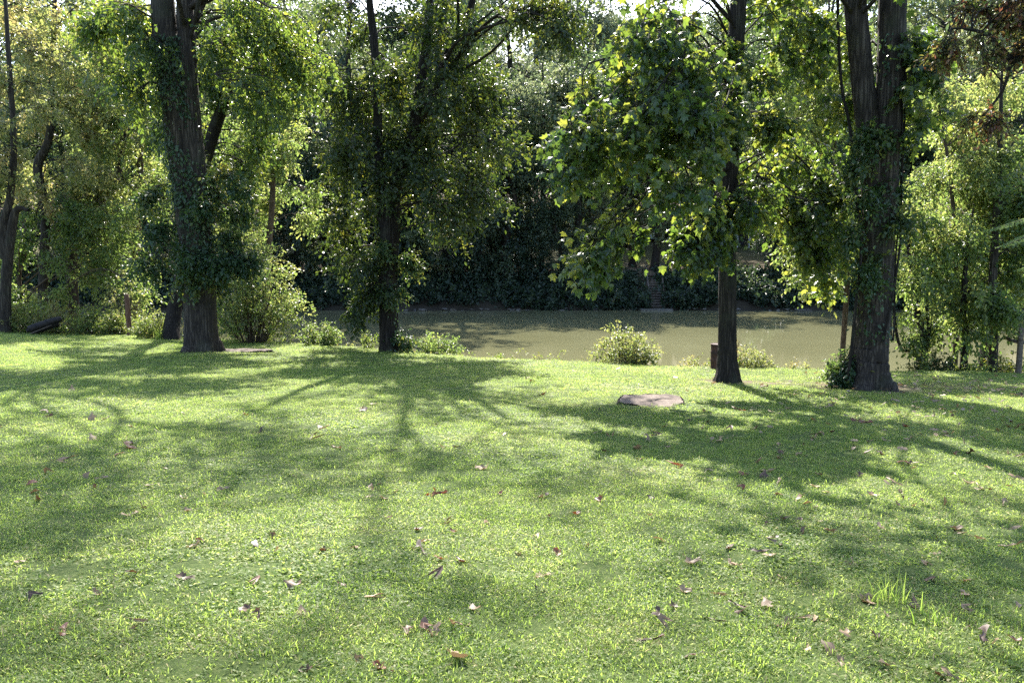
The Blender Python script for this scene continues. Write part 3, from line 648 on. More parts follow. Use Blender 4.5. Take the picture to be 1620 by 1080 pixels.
thin_tree('gnarled_tree', 'gnarled tree with a dark crooked limb among the light green foliage', b,
          [([sink(b), P(1580, 440, d), P(1575, 340, d), P(1560, 298, d), P(1545, 288, d), P(1552, 262, d), P(1560, 180, d), P(1555, 60, d)], [.3, .27, .22, .2, .17, .12, .1, .04]),
           ([P(1548, 288, d), P(1530, 284, d), P(1515, 282, d)], [.1, .07, .03])], 'light',
          region([(1440, 110), (1680, 90), (1690, 420), (1600, 500), (1440, 460)], 38, d, 2.5, .95, rg), 75, leaf=.14, tint=.62, bark=BARK_D)
b = on(1330, 24.5); d = 24.5
thin_tree('spindly_tree', 'spindly bright-leaved tree rooted on the bank behind the double-trunked tree', b,
          [([sink(b), P(1338, 480, d), P(1335, 380, d), P(1322, 260, d), P(1315, 120, d), P(1310, -40, d)], [.09, .08, .07, .06, .05, .02])], 'light',
          region([(1225, 60), (1340, 30), (1345, 470), (1280, 480), (1240, 340)], 34, d, 1.4, .65, rg), 76, leaf=.13, tint=.55)

# the bronze-leaved tree whose boughs reach in, and the hemlock spray below it
d = 12.5; b = at_ground(1860, d)
thin_tree('copper_beech', 'bronze and red leaved boughs reaching in over the light green saplings', b,
          [([sink(b), P(1850, 400, d), P(1840, 200, d), P(1835, 0, d), P(1830, -250, d)], [.3, .26, .24, .2, .08]),
           ([P(1838, 180, d), P(1760, 120, d), P(1680, 92, d), P(1620, 90, d), P(1600, 96, d), P(1575, 68, d), P(1555, 52, d), P(1520, 45, d)], [.14, .1, .075, .055, .05, .04, .028, .012]),
           ([P(1600, 96, d), P(1594, 120, d), P(1588, 140, d), P(1575, 160, d), P(1555, 184, d)], [.03, .026, .022, .018, .008]),
           ([P(1600, 92, d), P(1618, 70, d), P(1640, 50, d)], [.03, .025, .02])], 'autumn',
          region([(1500, 20), (1560, 0), (1640, -20), (1700, -20), (1700, 110), (1640, 90), (1560, 100), (1500, 90)], 20, d, .7, .27, rg, .5)
          + region([(1600, -10), (1700, -40), (1700, 80), (1620, 60)], 12, d - .3, .5, .3, rg, .5)
          + region([(1480, 60), (1520, 50), (1510, 110), (1475, 100)], 4, d, .3, .2, rg, .5)
          + region([(1540, 150), (1600, 140), (1590, 200), (1530, 210)], 3, d + .1, .3, .2, rg, .5), 81, leaf=.075, nb=6, nt=5, k=5, twig=.24, tint=.66, bark=BARK_D, sides=16, hang=.0, minz=2.5, wood=2)
# young hemlock: trunk out of frame, one feathery spray in view
d = 9.5; b = at_ground(1740, d); hb = np.asarray(b)
t = thing('hemlock_tree', 'feathery light green conifer spray reaching in above the log fence', 'tree', hb)
mb = MB(); hp, hr = trunk_tube(mb, [sink(b), up(b, 1.2), up(b, 2.5), up(b, 4.2)], [.09, .075, .055, .015], 12, 91, .2)
link('trunk', mb.mesh('trunk', off=hb), BARK, t)
lv, tw = Leaves(), MB(); rg2 = np.random.default_rng(92)
def frond(a, c, n, w):
    pts = catmull([a, a + (c - a) * .5 + np.array([0, 0, .08]), c], n); tubes(tw, pts, np.linspace(.012, .003, n), 5)
    tan = norm(np.gradient(pts, axis=0)); sd = norm(np.cross(tan, np.array([0, 0, 1.0])))
    for i in range(2, n):
        for s in (-1, 1):
            L = w * (1.05 - i / n) + .05; e = pts[i] + (sd[i] * s * .75 + tan[i] * .65) * L + np.array([0, 0, -.12 * L])
            m_ = 14; f = np.linspace(.05, 1, m_)[:, None]; q_ = pts[i] * (1 - f) + e * f; dr_ = norm(e - pts[i])
            for s2 in (-1, 1):
                sd2 = norm(np.cross(dr_, np.array([0, 0, 1.0])))
                lv.add(q_, np.broadcast_to(norm(sd2 * s2 + dr_ * .7), q_.shape) + rg2.normal(0, .1, q_.shape), np.broadcast_to(np.array([0, 0, 1.0]), q_.shape) + rg2.normal(0, .15, q_.shape),
                       .045 * rg2.uniform(.7, 1.2, m_), .5 + rg2.normal(0, .25, m_))
frond(P(1742, 335, d), P(1572, 362, d - .2), 22, .30); frond(P(1742, 350, d), P(1590, 388, d - .5), 20, .28); frond(P(1745, 400, d), P(1618, 425, d), 18, .22)
for i in range(14):
    a_ = rg2.uniform(-1.2, 1.9); z_ = rg2.uniform(1.0, 3.9); L = .95 * (4.4 - z_) / 3.4 + .15
    frond(up(b, z_), up(b, z_ - .1, L * math.cos(a_), -.2 + L * math.sin(a_)), 14, .24)
link('crown', lv.mesh('crown', LANCE, hb), LEAF['conifer'], t, kind='stuff'); link('branches', tw.mesh('branches', off=hb), BARK_T, t, kind='stuff')

# ------------------------------------------------------------------ shrubs and weeds on the bank
def shrub(name, label, base, w, h, n_st, seed, leafkey='light', leaf=.07, tint=.55, nt=7, k=8, group=None, dep=None, lean=(0, 0)):
    base = np.asarray(base, float); rng = np.random.default_rng(seed)
    t = thing(name, label, 'shrub', base, group); lv, tw = Leaves(), MB()
    u = rng.uniform(-1, 1, (n_st, 2)); u = u / np.maximum(1, np.linalg.norm(u, axis=1, keepdims=True))
    hh = h * np.sqrt(np.maximum(.08, 1 - .85 * (u ** 2).sum(1))) * rng.uniform(.7, 1.08, n_st)
    end = base + np.stack([u[:, 0] * w / 2 + lean[0] * hh, u[:, 1] * (dep or w) / 2 + lean[1] * hh, hh], 1)
    st = base + np.stack([u[:, 0] * w * .12, u[:, 1] * w * .12, np.full(n_st, -.03)], 1)
    sprays(lv, tw, st, end, rng, nt, k, max(.12, .16 * h + .08), leaf, .3, tint, .25, .6, True, .009)
    link('foliage', lv.mesh('foliage', OVAL, base), LEAF[leafkey], t, kind='stuff')
    link('stems', tw.mesh('stems', off=base), BARK_T, t, kind='stuff')
    return t
def onb(px, py): return G(px, py)
p0 = on(400, 26.2)
t = shrub('spreading_shrub', 'large sprawling yellow-green shrub beside the ivy-wrapped trunk', p0, 3.1, 3.6, 90, 101, 'light', .1, .62, 9, 10, dep=2.2, lean=(.05, 0))
shrub('bank_shrub', 'low glossy shrub with pale leaves between the sprawling shrub and the dark forked tree', on(508, 24.9), 1.2, .8, 40, 102, 'light', .075, .5)
shrub('waterside_weed', 'small dark leafy weed standing against the water beside the dark forked tree', on(583, 24.0), .5, .75, 12, 103, 'weed', .07, .3, 5, 6)
shrub('spreading_bramble', 'wide low green bramble spreading away from the foot of the dark forked tree', on(690, 23.6), 1.7, .85, 42, 104, 'light', .075, .4)
shrub('twiggy_weed', 'sparse twiggy weed silhouetted against the tan water', on(783, 23.0), .6, .62, 11, 105, 'weed', .065, .25, 4, 5)
shrub('silvery_shrub', 'bright silvery green shrub alone on the bank in front of the tan water', on(985, 21.0), 1.75, 1.05, 70, 106, 'pale', .075, .35, lean=(.1, 0))
shrub('tall_sprig', 'tall pale sprig rising from the bright silvery shrub', on(1003, 21.2), .5, 1.3, 9, 107, 'pale', .065, .4, 5, 6)
shrub('yellow_weed', 'low pale yellow weeds on the bank just beside the rusty drum', on(1100, 20.9), .95, .42, 34, 108, 'weed', .05, .8, 5, 6)
shrub('dome_shrub', 'rounded pale green shrub on the bank behind the slender straight trunk', on(1190, 20.5), 1.15, .72, 60, 109, 'pale', .055, .4)
shrub('yellow_sprig', 'upright yellow sprig peeking out beside the slender straight trunk', on(1167, 20.6), .3, .95, 10, 110, 'pale', .07, .9, 5, 6)
shrub('pale_weed', 'tiny pale weed on the bank near the double-trunked tree', on(1265, 20.0), .6, .25, 14, 111, 'pale', .06, .6, 4, 5)
shrub('trunk_foot_shrub', 'dark leafy shrub hugging the flared foot of the double-trunked tree', on(1340, 16.7), .55, .8, 22, 112, 'light', .075, .3)
shrub('shade_bush', 'low dark bush under the many-stemmed tree', on(1490, 21.0), 1.4, .7, 40, 113, 'dark', .07, .4)
shrub('thicket_bush', 'low leafy bush between the stems of the saplings', on(1548, 21.6), 1.3, .6, 36, 114, 'light', .07, .45)
shrub('fence_bush', 'dark bush growing against the log fence', on(1598, 22.0), 1.2, 1.0, 36, 115, 'dark', .075, .6)
shrub('fern_bush', 'green bush at the foot of the leaning trunk behind the ivy-wrapped tree', on(240, 27.0), 1.3, .8, 40, 116, 'weed', .075, .45)
shrub('goldenrod', 'tall yellowish goldenrod behind the charred logs', on(85, 30), 1.6, 1.25, 44, 117, 'weed', .075, .85)
shrub('nettle_clump', 'tall green nettle clump between the charred logs and the weathered post', on(140, 29.5), 2.0, 1.2, 50, 118, 'weed', .08, .35)
shrub('meadow_bush', 'silver-leaved arching bush over the weathered post', on(200, 30.5), 2.4, 2.6, 60, 119, 'pale', .1, .35)
shrub('post_bush', 'rounded green bush beside the weathered post', on(180, 28.8), 1.1, .9, 40, 120, 'weed', .075, .4)
shrub('edge_weeds_bush', 'tangled weeds growing around the crooked grey tree', on(22, 29.6), 1.8, 1.1, 44, 121, 'weed', .08, .6)

def strip_stuff(name, label, n, xf, yf, h, leafkey, leaf, seed, tint=.45, nt=4, k=6, w=.35):
    rng = np.random.default_rng(seed); x = xf(rng, n); y = yf(rng, n, x); z = gz(x, y)
    ok_ = ~((np.abs(x - 12.85) < .7) & (y > 65)); x, y, z = x[ok_], y[ok_], z[ok_]; n = len(x)
    st = np.stack([x, y, z - .03], 1); hh = h * rng.uniform(.4, 1.15, n)
    end = st + np.stack([rng.normal(0, w, n) * hh, rng.normal(0, w, n) * hh, hh], 1)
    lv, tw = Leaves(), MB(); sprays(lv, tw, st, end, rng, nt, k, .14 + .12 * h, leaf, .25, tint, .28, .5, False)
    o = link(name, lv.mesh(name, OVAL), LEAF[leafkey], kind='stuff'); o['label'] = label; o['category'] = 'undergrowth'
strip_stuff('bank_undergrowth', 'tall weeds and seedlings lining the near river bank', 420, lambda r, n: r.uniform(-24, -6.5, n), lambda r, n, x: edge_y(x) + r.uniform(-.9, 2.2, n) , .75, 'weed', .085, 131)
strip_stuff('slope_undergrowth', 'ground cover on the near bank slope above the water', 500, lambda r, n: r.uniform(-8, 22, n), lambda r, n, x: edge_y(x) + r.uniform(.9, 2.6, n), .28, 'weed', .07, 132, .5)
strip_stuff('edge_undergrowth', 'scattered low weeds along the lip of the lawn', 110, lambda r, n: np.concatenate([r.normal(c_, .5, n // 5) for c_ in (-4.6, -2.2, .6, 5.2, 8.4)]), lambda r, n, x: edge_y(x) + r.uniform(-.1, .9, len(x)), .3, 'weed', .06, 134, .5)
strip_stuff('thicket_undergrowth', 'shaded seedlings below the saplings', 160, lambda r, n: r.uniform(10, 17, n), lambda r, n, x: edge_y(x) + r.uniform(-.3, 2.2, n), .5, 'light', .08, 133, .4)

# ------------------------------------------------------------------ far bank: woods, steps, buildings
def far_variant(seed, H, cb, cr, nblob, leaf=.36, nb=11, nt=5, k=6, tint=.5, tall=1.0):
    rng = np.random.default_rng(seed); mb = MB()
    p, r = trunk_tube(mb, [(0, 0, -.5), (rng.normal(0, .3), rng.normal(0, .3), H * .3), (rng.normal(0, .5), rng.normal(0, .5), H * .65), (rng.normal(0, .6), 0, H * .96)], [.42, .32, .22, .05], 10, seed, .4, 0, .03, step=.6)
    trunk = mb.mesh('far_trunk'); lv, tw = Leaves(), MB()
    bl = []
    while len(bl) < nblob:
        u = rng.uniform(-1, 1, 3); zz = u[2]
        env = math.sqrt(max(0, 1 - abs(zz) ** 2.2)); q_ = np.array([u[0] * cr * env, u[1] * cr * env, cb + (H - cb) * (zz + 1) / 2])
        if u[0] ** 2 + u[1] ** 2 > 1 or u[0] ** 2 + u[1] ** 2 < .12: continue
        bl.append((q_, cr * .34 * rng.uniform(.7, 1.2) * np.array([1, 1, .8])))
    crown(lv, tw, bl, p, rng, nb, nt, k, .9, leaf, .4, tint, .3, False, .05, 1.5)
    return trunk, lv.mesh('far_crown', RHOMB), tw.mesh('far_branches')
VAR = [far_variant(201, 24, 5, 6.2, 46), far_variant(202, 21, 3.5, 5.6, 42), far_variant(203, 27, 7, 6.6, 48), far_variant(204, 12, 1.2, 4.2, 34, .28), far_variant(205, 20, 2.5, 3.2, 34, .26, tint=.4)]
far_n = {}
def far_tree(name, label, px, d, v, s, rot, mat='far', group=None, dz=0.0):
    x = (px - 810) / FPX * d; z = float(gz(x, d)) + dz
    t = thing(name, label, 'tree', (x, d, z), group, (0, 0, rot)); t.scale = (s, s, s)
    for nm, me_, m_ in (('trunk', VAR[v][0], BARK_D), ('crown', VAR[v][1], LEAF[mat]), ('branches', VAR[v][2], BARK_D)):
        me2 = me_
        if me_.materials and me_.materials[0] != m_:
            key = (me_.name, m_.name)
            if key not in far_n: far_n[key] = me_.copy(); far_n[key].materials.clear(); far_n[key].materials.append(m_)
            me2 = far_n[key]
        link(nm, me2, m_, t, kind='stuff' if nm != 'trunk' else None)
rf = np.random.default_rng(300)
GRP = 'trees in the woods across the river'
SH = 'tall leafy tree among the woods across the river'
far_tree('far_tree', 'broad pale green tree rising above the far woods in front of the sky gap', 930, 94, 2, 1.02, .4, 'far_sunlit', group=GRP)
far_tree('far_tree', 'rounded olive tree across the river beside the dark forked tree', 855, 77, 0, .86, 1.4, 'far_sunlit', group=GRP)
far_tree('spruce_tree', 'blue-green spruce standing among the far woods', 492, 80, 4, .95, .4, 'blue', GRP)
row1 = [(-250, 76), (-130, 78), (0, 76), (120, 77), (240, 76), (345, 78), (420, 80), (560, 76), (610, 79), (670, 75), (740, 77), (790, 80), (1265, 77), (1330, 79), (1400, 76), (1480, 78), (1570, 76), (1690, 78), (1800, 76), (1900, 78)]
for i, (px, d) in enumerate(row1):
    far_tree('far_tree', SH, px + rf.uniform(-15, 15), d + rf.uniform(-2, 2), int(rf.integers(0, 3)), rf.uniform(.92, 1.12), rf.uniform(0, 6.28), 'deep_shade' if i % 3 == 1 else 'far', group=GRP)
for px in np.arange(-300, 1960, 70):
    far_tree('far_tree', SH, px + rf.uniform(-30, 30), rf.uniform(108, 122) if 930 < px < 1260 else rf.uniform(93, 118), int(rf.integers(0, 3)), rf.uniform(1.1, 1.4), rf.uniform(0, 6.28), 'far_sunlit' if 780 < px < 1080 else 'far', group=GRP)
for px in np.arange(-300, 1960, 80):
    far_tree('far_tree', SH, px + rf.uniform(-30, 30), rf.uniform(132, 160), int(rf.integers(0, 3)), rf.uniform(1.15, 1.5), rf.uniform(0, 6.28), group=GRP)
for px in (520, 590, 640, 735, 785, 830, 890, 955, 985, 1010, 1065, 1115, 1170, 1225, 1290, 1480, 1540, 1590):
    far_tree('far_tree', SH, px + rf.uniform(-15, 15), rf.uniform(126, 142), int(rf.integers(0, 3)), rf.uniform(1.35, 1.6), rf.uniform(0, 6.28), 'far_sunlit' if 700 < px < 1100 else 'far', group=GRP)
# lawn trees on the far side
far_tree('far_lawn_tree', 'slim shade tree on the far lawn behind the bench', 1000, 84, 0, .95, 2.0, group=GRP)
far_tree('far_lawn_tree', 'thin dark tree on the far lawn beside the wooden steps', 1033, 79, 1, 1.0, .7, group=GRP)
far_tree('far_lawn_tree', 'shade tree on the far lawn behind the slender straight trunk', 1150, 88, 2, 1.0, 2.9, group=GRP)
far_tree('far_lawn_tree', 'low-branched tree on the far bank above the dark slope', 905, 76, 1, .95, .4, group=GRP)
for px, d, s in [(40, 74, .9), (180, 75, 1), (330, 74, .9), (470, 75, .95), (560, 73.5, .8), (660, 74.5, .9), (760, 74, .85), (830, 75, .9), (890, 74, .6), (1250, 74.5, .8), (1330, 74, .9), (1420, 75, 1), (1540, 74, 1), (1680, 75, 1), (110, 73, .9), (250, 73, .9), (400, 73.5, 1), (520, 74.5, 1), (610, 73.5, .95), (710, 73.5, 1), (795, 73.5, .95), (1290, 73, .9), (1375, 73, 1), (1480, 73, 1)]:
    far_tree('bank_bush_tree', 'low bushy tree overhanging the shaded far bank', px, d, 3, s, rf.uniform(0, 6.28), 'deep_shade', group='bushy trees overhanging the far bank')
def far_under(n, x0, x1, u0, u1, h, leaf, seed, name, label, tint):
    strip_stuff(name, label, n, lambda r, m: r.uniform(x0, x1, m), lambda r, m, x: 69.8 + r.uniform(u0, u1, m), h, 'deep_shade', leaf, seed, tint, 4, 6, .5)
far_under(5200, -60, 60, -.1, 4.8, 1.1, .3, 141, 'far_bank_undergrowth', 'ivy and brush, darkened as in shade, covering the steep far bank', .3)
far_under(260, -3, 11.5, .9, 4.2, .9, .2, 142, 'far_slope_undergrowth', 'leafy ground cover around the wooden steps on the far bank', .45)
far_under(700, 14, 30, -.1, 4.6, 1.2, .28, 143, 'shore_undergrowth', 'brush on the far bank beyond the slender straight trunk', .35)
# thick wood behind everything, one mass
rng = np.random.default_rng(150); n = 1500
x = rng.uniform(-260, 260, n); y = rng.uniform(165, 215, n); z = gz(x, y)
st = np.stack([x, y, z + rng.uniform(0, 14, n)], 1); end = st + rng.normal(0, 4, (n, 3)) + np.array([0, 0, 2.0])
lv, tw = Leaves(), MB(); sprays(lv, tw, st, end, rng, 6, 7, 1.8, .85, .4, .5, .3, .5, False)
o = link('far_woods', lv.mesh('far_woods', RHOMB), LEAF['far'], kind='stuff'); o['label'] = 'mass of woods on the hill far behind the river'; o['category'] = 'woods'
# stones along the far waterline
ico_v = None
import bmesh
stone_meshes = []
for s in range(5):
    bm = bmesh.new(); bmesh.ops.create_icosphere(bm, subdivisions=2, radius=.5)
    r_ = np.random.default_rng(400 + s); k = r_.uniform(-2, 2, (3, 3))
    for v in bm.verts:
        c_ = np.array(v.co); f = 1 + .18 * math.sin(4 * c_ @ k[0]) + .12 * math.sin(7 * c_ @ k[1]); v.co = Vector(c_ * f * np.array([1, .8, .5]))
    me = bpy.data.meshes.new('bank_stone'); bm.to_mesh(me); bm.free(); me.materials.append(STONE); stone_meshes.append(me)
rs = np.random.default_rng(410)
for i in range(70):
    x = rs.uniform(-13, 26); fs = 69.6 + .5 * math.sin(x * .21) + .25 * math.sin(x * .9)
    if 11.3 < x < 14.6: continue
    y = fs + rs.uniform(-.25, .45)
    o = link('bank_stone', stone_meshes[i % 5], None, loc=(x, y, WATER + rs.uniform(-.02, .16)))
    o.rotation_euler = (rs.uniform(-.2, .2), rs.uniform(-.2, .2), rs.uniform(0, 6.28)); s = rs.uniform(.2, .55); o.scale = (s * 1.3, s, s * .8)
    tag(o, 'rough grey stone lying along the far waterline', 'stone', 'stones along the far waterline')

# wooden steps down to the far landing
sp0 = P(1041, 489, 70.0); sx = sp0[0]
t = thing('wooden_steps', 'weathered wooden steps climbing the far bank from the landing', 'steps', (sx, 70.2, WATER), None, (0, 0, math.radians(-4)))
bx = MB(); bx.box((0, 0, 0), (1.15, .34, .09), jit=.006); step_me = bx.mesh('step', False)
bx = MB(); bx.box((0, 0, 0), (1.15, .04, .2), jit=.006); riser_me = bx.mesh('riser', False)
NS = 13
for i in range(NS):
    z_ = .35 + i * .215; y_ = .3 + i * .33
    link('step', step_me, TIMBER, t, (0, y_, z_)); link('riser', riser_me, OLDWOOD, t, (0, y_ + .17, z_ - .12))
for s in (-1, 1):
    bx = MB(); a = np.array([s * .6, .05, .05]); c_ = np.array([s * .6, .3 + NS * .33, .35 + NS * .215])
    dv = norm(c_ - a); tl = np.stack([np.array([1, 0, 0]), dv, np.cross([1, 0, 0], dv)], 1)
    bx.box((a + c_) / 2, (.06, np.linalg.norm(c_ - a), .24), tilt=tl); link('stringer', bx.mesh('stringer', False), TIMBER, t)
    for i in (4, 8, 12):
        bx = MB(); bx.box((s * .68, .3 + i * .33, .35 + i * .215 + .35), (.09, .09, 1.0)); link('handrail_post', bx.mesh('handrail_post', False), TIMBER, t)
    bx = MB(); a = np.array([s * .68, .3 + 3.6 * .33, .35 + 3.6 * .215 + .85]); c_ = np.array([s * .68, .3 + 12.5 * .33, .35 + 12.5 * .215 + .85])
    bx.box((a + c_) / 2, (.07, np.linalg.norm(c_ - a), .1), tilt=tl); link('handrail', bx.mesh('handrail', False), TIMBER, t)
t = thing('landing', 'pale concrete landing at the foot of the wooden steps', 'landing', (sx - .15, 69.7, WATER))
bx = MB(); bx.box((-.1, 0, .04), (2.8, 1.3, .24), jit=.02); link('slab', bx.mesh('slab', False), CONCRETE, t)
for nm, c_, s_ in (('retaining_board', (-1.3, .75, .55), (1.2, .12, .5)), ('retaining_board', (1.35, .75, .5), (1.3, .12, .22)), ('retaining_board', (1.35, .78, .76), (1.3, .1, .2))):
    bx = MB(); bx.box(c_, s_, jit=.015); link(nm, bx.mesh(nm, False), OLDWOOD, t)
# far bench
bp_ = P(992, 437, 76.5); gx = bp_[0]; gzz = float(gz(gx, 76.5))
t = thing('far_bench', 'pale backless bench on top of the far bank', 'bench', (gx, 76.5, gzz))
bx = MB(); bx.box((0, 0, .47), (2.4, .35, .07)); link('seat', bx.mesh('seat', False), TIMBER, t)
for s in (-1, 1):
    bx = MB(); bx.box((s * .95, 0, .2), (.1, .3, .48)); link('leg', bx.mesh('leg', False), TIMBER, t)

# houses beyond the far lawn
def house(name, label, px, d, w, dp, h, wall, porch=False):
    x = (px - 810) / FPX * d; z = float(gz(x, d)) - .1
    t = thing(name, label, 'house', (x, d, z))
    bx = MB(); bx.box((0, dp / 2, h / 2), (w, dp, h)); link('wall', bx.mesh('wall', False), wall, t)
    rm = MB(); o_ = .5; rh = 2.2
    v = [(-w / 2 - o_, -o_, h - .1), (w / 2 + o_, -o_, h - .1), (w / 2 + o_, dp + o_, h - .1), (-w / 2 - o_, dp + o_, h - .1), (-w / 2 - o_, dp / 2, h + rh), (w / 2 + o_, dp / 2, h + rh)]
    rm.add(v, [[0, 1, 5, 4], [2, 3, 4, 5], [3, 2, 1, 0]], [[1, 2, 5], [3, 0, 4]]); link('roof', rm.mesh('roof', False), SHINGLE, t)
    for k_ in (-.32, -.08, .3):
        bx = MB(); bx.box((k_ * w, -.03, h * .58), (1.1, .1, 1.2)); wf = link('window', bx.mesh('window', False), WHITE, t)
        bx = MB(); bx.box((k_ * w, -.07, h * .58), (.9, .08, 1.0)); link('pane', bx.mesh('pane', False), GLASS, wf)
    bx = MB(); bx.box((.12 * w, -.04, 1.05), (.95, .1, 2.1)); dr_ = link('door', bx.mesh('door', False), OLDWOOD, t)
    bx = MB(); bx.box((.12 * w + .35, -.12, 1.0), (.06, .08, .12)); link('handle', bx.mesh('handle', False), SILVER, dr_)
    if porch:
        for k_ in np.linspace(-.5, .5, 6):
            bx = MB(); bx.box((k_ * w, -2.2, h * .5), (.16, .16, h)); link('porch_post', bx.mesh('porch_post', False), WHITE, t)
        bx = MB(); bx.box((0, -1.2, h + .12), (w + .6, 2.8, .18)); link('porch_roof', bx.mesh('porch_roof', False), SHINGLE, t)
    return t
house('tan_house', 'tan house half hidden by trees beyond the far lawn', 945, 122, 9, 8, 3.0, TANWALL)
house('porch_house', 'dark house with white porch posts behind the slender straight trunk', 1130, 112, 8, 8, 3.0, DARKBLUE, True)
def car(name, label, px, d, paint, rot):
    x = (px - 810) / FPX * d; z = float(gz(x, d)); t = thing(name, label, 'car', (x, d, z), None, (0, 0, rot))
    prof = [(-2.2, .35), (-2.25, .75), (-1.3, .92), (-.75, 1.42), (.75, 1.45), (1.5, .98), (2.2, .9), (2.25, .4)]
    n_ = len(prof); v = [(a, s * .86, c_) for s in (-1, 1) for a, c_ in prof]
    bm = bmesh.new(); vs = [bm.verts.new(p_) for p_ in v]
    bm.faces.new(vs[:n_][::-1]); bm.faces.new(vs[n_:])
    for i in range(n_): bm.faces.new((vs[i], vs[(i + 1) % n_], vs[n_ + (i + 1) % n_], vs[n_ + i]))
    bmesh.ops.recalc_face_normals(bm, faces=bm.faces); bmesh.ops.bevel(bm, geom=bm.edges[:], offset=.06, segments=2, affect='EDGES')
    me_ = bpy.data.meshes.new('car_body'); bm.to_mesh(me_); bm.free(); link('body', me_, paint, t)
    for s in (-1, 1):
        bx = MB(); bx.add([(-1.0, s * .875, .95), (-.66, s * .875, 1.34), (.66, s * .875, 1.36), (1.2, s * .875, .98)], [[0, 1, 2, 3]]); link('side_window', bx.mesh('side_window', False), GLASS, t)
        for a in (-1.4, 1.4):
            wm = MB(); th = np.arange(20) / 20 * 6.283
            tubes(wm, np.array([[a, s * .78, .33], [a, s * .9, .33]]), np.array([.33, .33]), 20); wm.add(np.array([[a + .33 * math.cos(q_), s * .9, .33 + .33 * math.sin(q_)] for q_ in th] + [[a, s * .9, .33]]), None, [[i, (i + 1) % 20, 20] for i in range(20)])
            w_ = link('wheel', wm.mesh('wheel'), TYRE, t)
            wm = MB(); wm.add(np.array([[a + .18 * math.cos(q_), s * .91, .33 + .18 * math.sin(q_)] for q_ in th] + [[a, s * .92, .33]]), None, [[i, (i + 1) % 20, 20] for i in range(20)]); link('hubcap', wm.mesh('hubcap'), SILVER, w_)
    return t
car('parked_car', 'dark blue car parked in front of the tan house', 978, 112, DARKBLUE, .1)
car('parked_car', 'silver car parked beyond the far lawn beside the dark blue car', 1020, 114, SILVER, -.05)

# ------------------------------------------------------------------ objects on the lawn
# rusty steel drum
bp_ = at_ground(1137, G(1137, 583)[1]); db = G(1137, 583)
t = thing('rusty_drum', 'dark rusty steel drum standing behind the slender straight trunk', 'drum', db)
Hh, R_ = .62, .205
prof = [(R_, 0), (R_ + .006, .012), (R_, .03)]
for zc in (.33, .66):
    prof += [(R_, Hh * zc - .03), (R_ + .012, Hh * zc), (R_, Hh * zc + .03)]
prof += [(R_, Hh - .03), (R_ + .008, Hh - .012), (R_ + .004, Hh), (R_ - .012, Hh - .004), (R_ - .014, .05)]
wm = MB(); tubes(wm, np.array([[0, 0, z_] for _, z_ in prof]) + np.array([0, 0, 0.0]), np.array([r_ for r_, _ in prof]), 36)
link('barrel', wm.mesh('barrel'), RUST, t)
for zc in (.2, .5, .8):
    pass
wm = MB(); th = np.linspace(0, 2 * np.pi, 37); tubes(wm, np.stack([(R_ + .004) * np.cos(th), (R_ + .004) * np.sin(th), np.full(37, Hh)], 1), np.full(37, .009), 8); link('rim', wm.mesh('rim'), RUST, t)
wm = MB(); wm.add(np.array([[(R_ - .01) * math.cos(q_), (R_ - .01) * math.sin(q_), .06] for q_ in np.arange(24) / 24 * 6.283] + [[0, 0, .06]]), None, [[i, (i + 1) % 24, 24] for i in range(24)]); link('bottom', wm.mesh('bottom'), RUST, t)

# flat stump
def stump(name, label, c, rx, ry, h, seed, matt, tilt=(0, 0), rot=0.0):
    rng = np.random.default_rng(seed); n_ = 56; th = np.arange(n_) / n_ * 2 * np.pi
    k_ = 1 + .1 * np.sin(2 * th + 1) + .1 * np.sin(3 * th + rng.uniform(0, 6)) + .06 * np.sin(7 * th + rng.uniform(0, 6)) + rng.normal(0, .02, n_)
    t_ = thing(name, label, 'stump', c, None, (tilt[0], tilt[1], rot))
    def ring(s, z_, jit=0): return np.stack([rx * k_ * s * np.cos(th), ry * k_ * s * np.sin(th), np.full(n_, z_) + rng.normal(0, jit, n_)], 1)
    sm = MB(); rings = [ring(1.12, -.12), ring(1.06, h * .2, .008), ring(1.0, h * .6, .01), ring(.99, h * .98, .008)]
    v = np.concatenate(rings); i_ = np.arange(4 * n_).reshape(4, n_); nx_ = np.roll(i_, -1, 1); q_ = np.stack([i_[:-1], nx_[:-1], nx_[1:], i_[1:]], -1).reshape(-1, 4)
    sm.add(v, q_); link('bark', sm.mesh('bark'), BARK_D, t_)
    sm = MB(); rr = np.linspace(.97, .06, 14); v = [ring(s, h, 0) for s in rr]
    for a in v: a[:, 2] += .012 * np.sin(a[:, 0] * 9 + 1) * np.sin(a[:, 1] * 11) + rng.normal(0, .003, n_) - .02 * np.exp(-((a[:, 1] - .1 * np.sin(a[:, 0] * 5)) / .02) ** 2)
    v = np.concatenate(v + [np.array([[0, 0, h]])]); i_ = np.arange(14 * n_).reshape(14, n_); nx_ = np.roll(i_, -1, 1); q_ = np.stack([i_[:-1], nx_[:-1], nx_[1:], i_[1:]], -1).reshape(-1, 4)
    sm.add(v, q_, [[i_[-1][j], nx_[-1][j], 14 * n_] for j in range(n_)]); link('cut_face', sm.mesh('cut_face'), matt, t_)
stump('flat_stump', 'wide flat sawn stump with a pinkish top in the sunlit lawn', G(1033, 638), .5, .42, .05, 501, CUTWOOD, (math.radians(7), math.radians(2)), .2)
stump('sunken_stump', 'thin sunken old stump beside the ivy-wrapped trunk', G(385, 557), .68, .3, .06, 502, OLDWOOD, (math.radians(3), 0), .0)

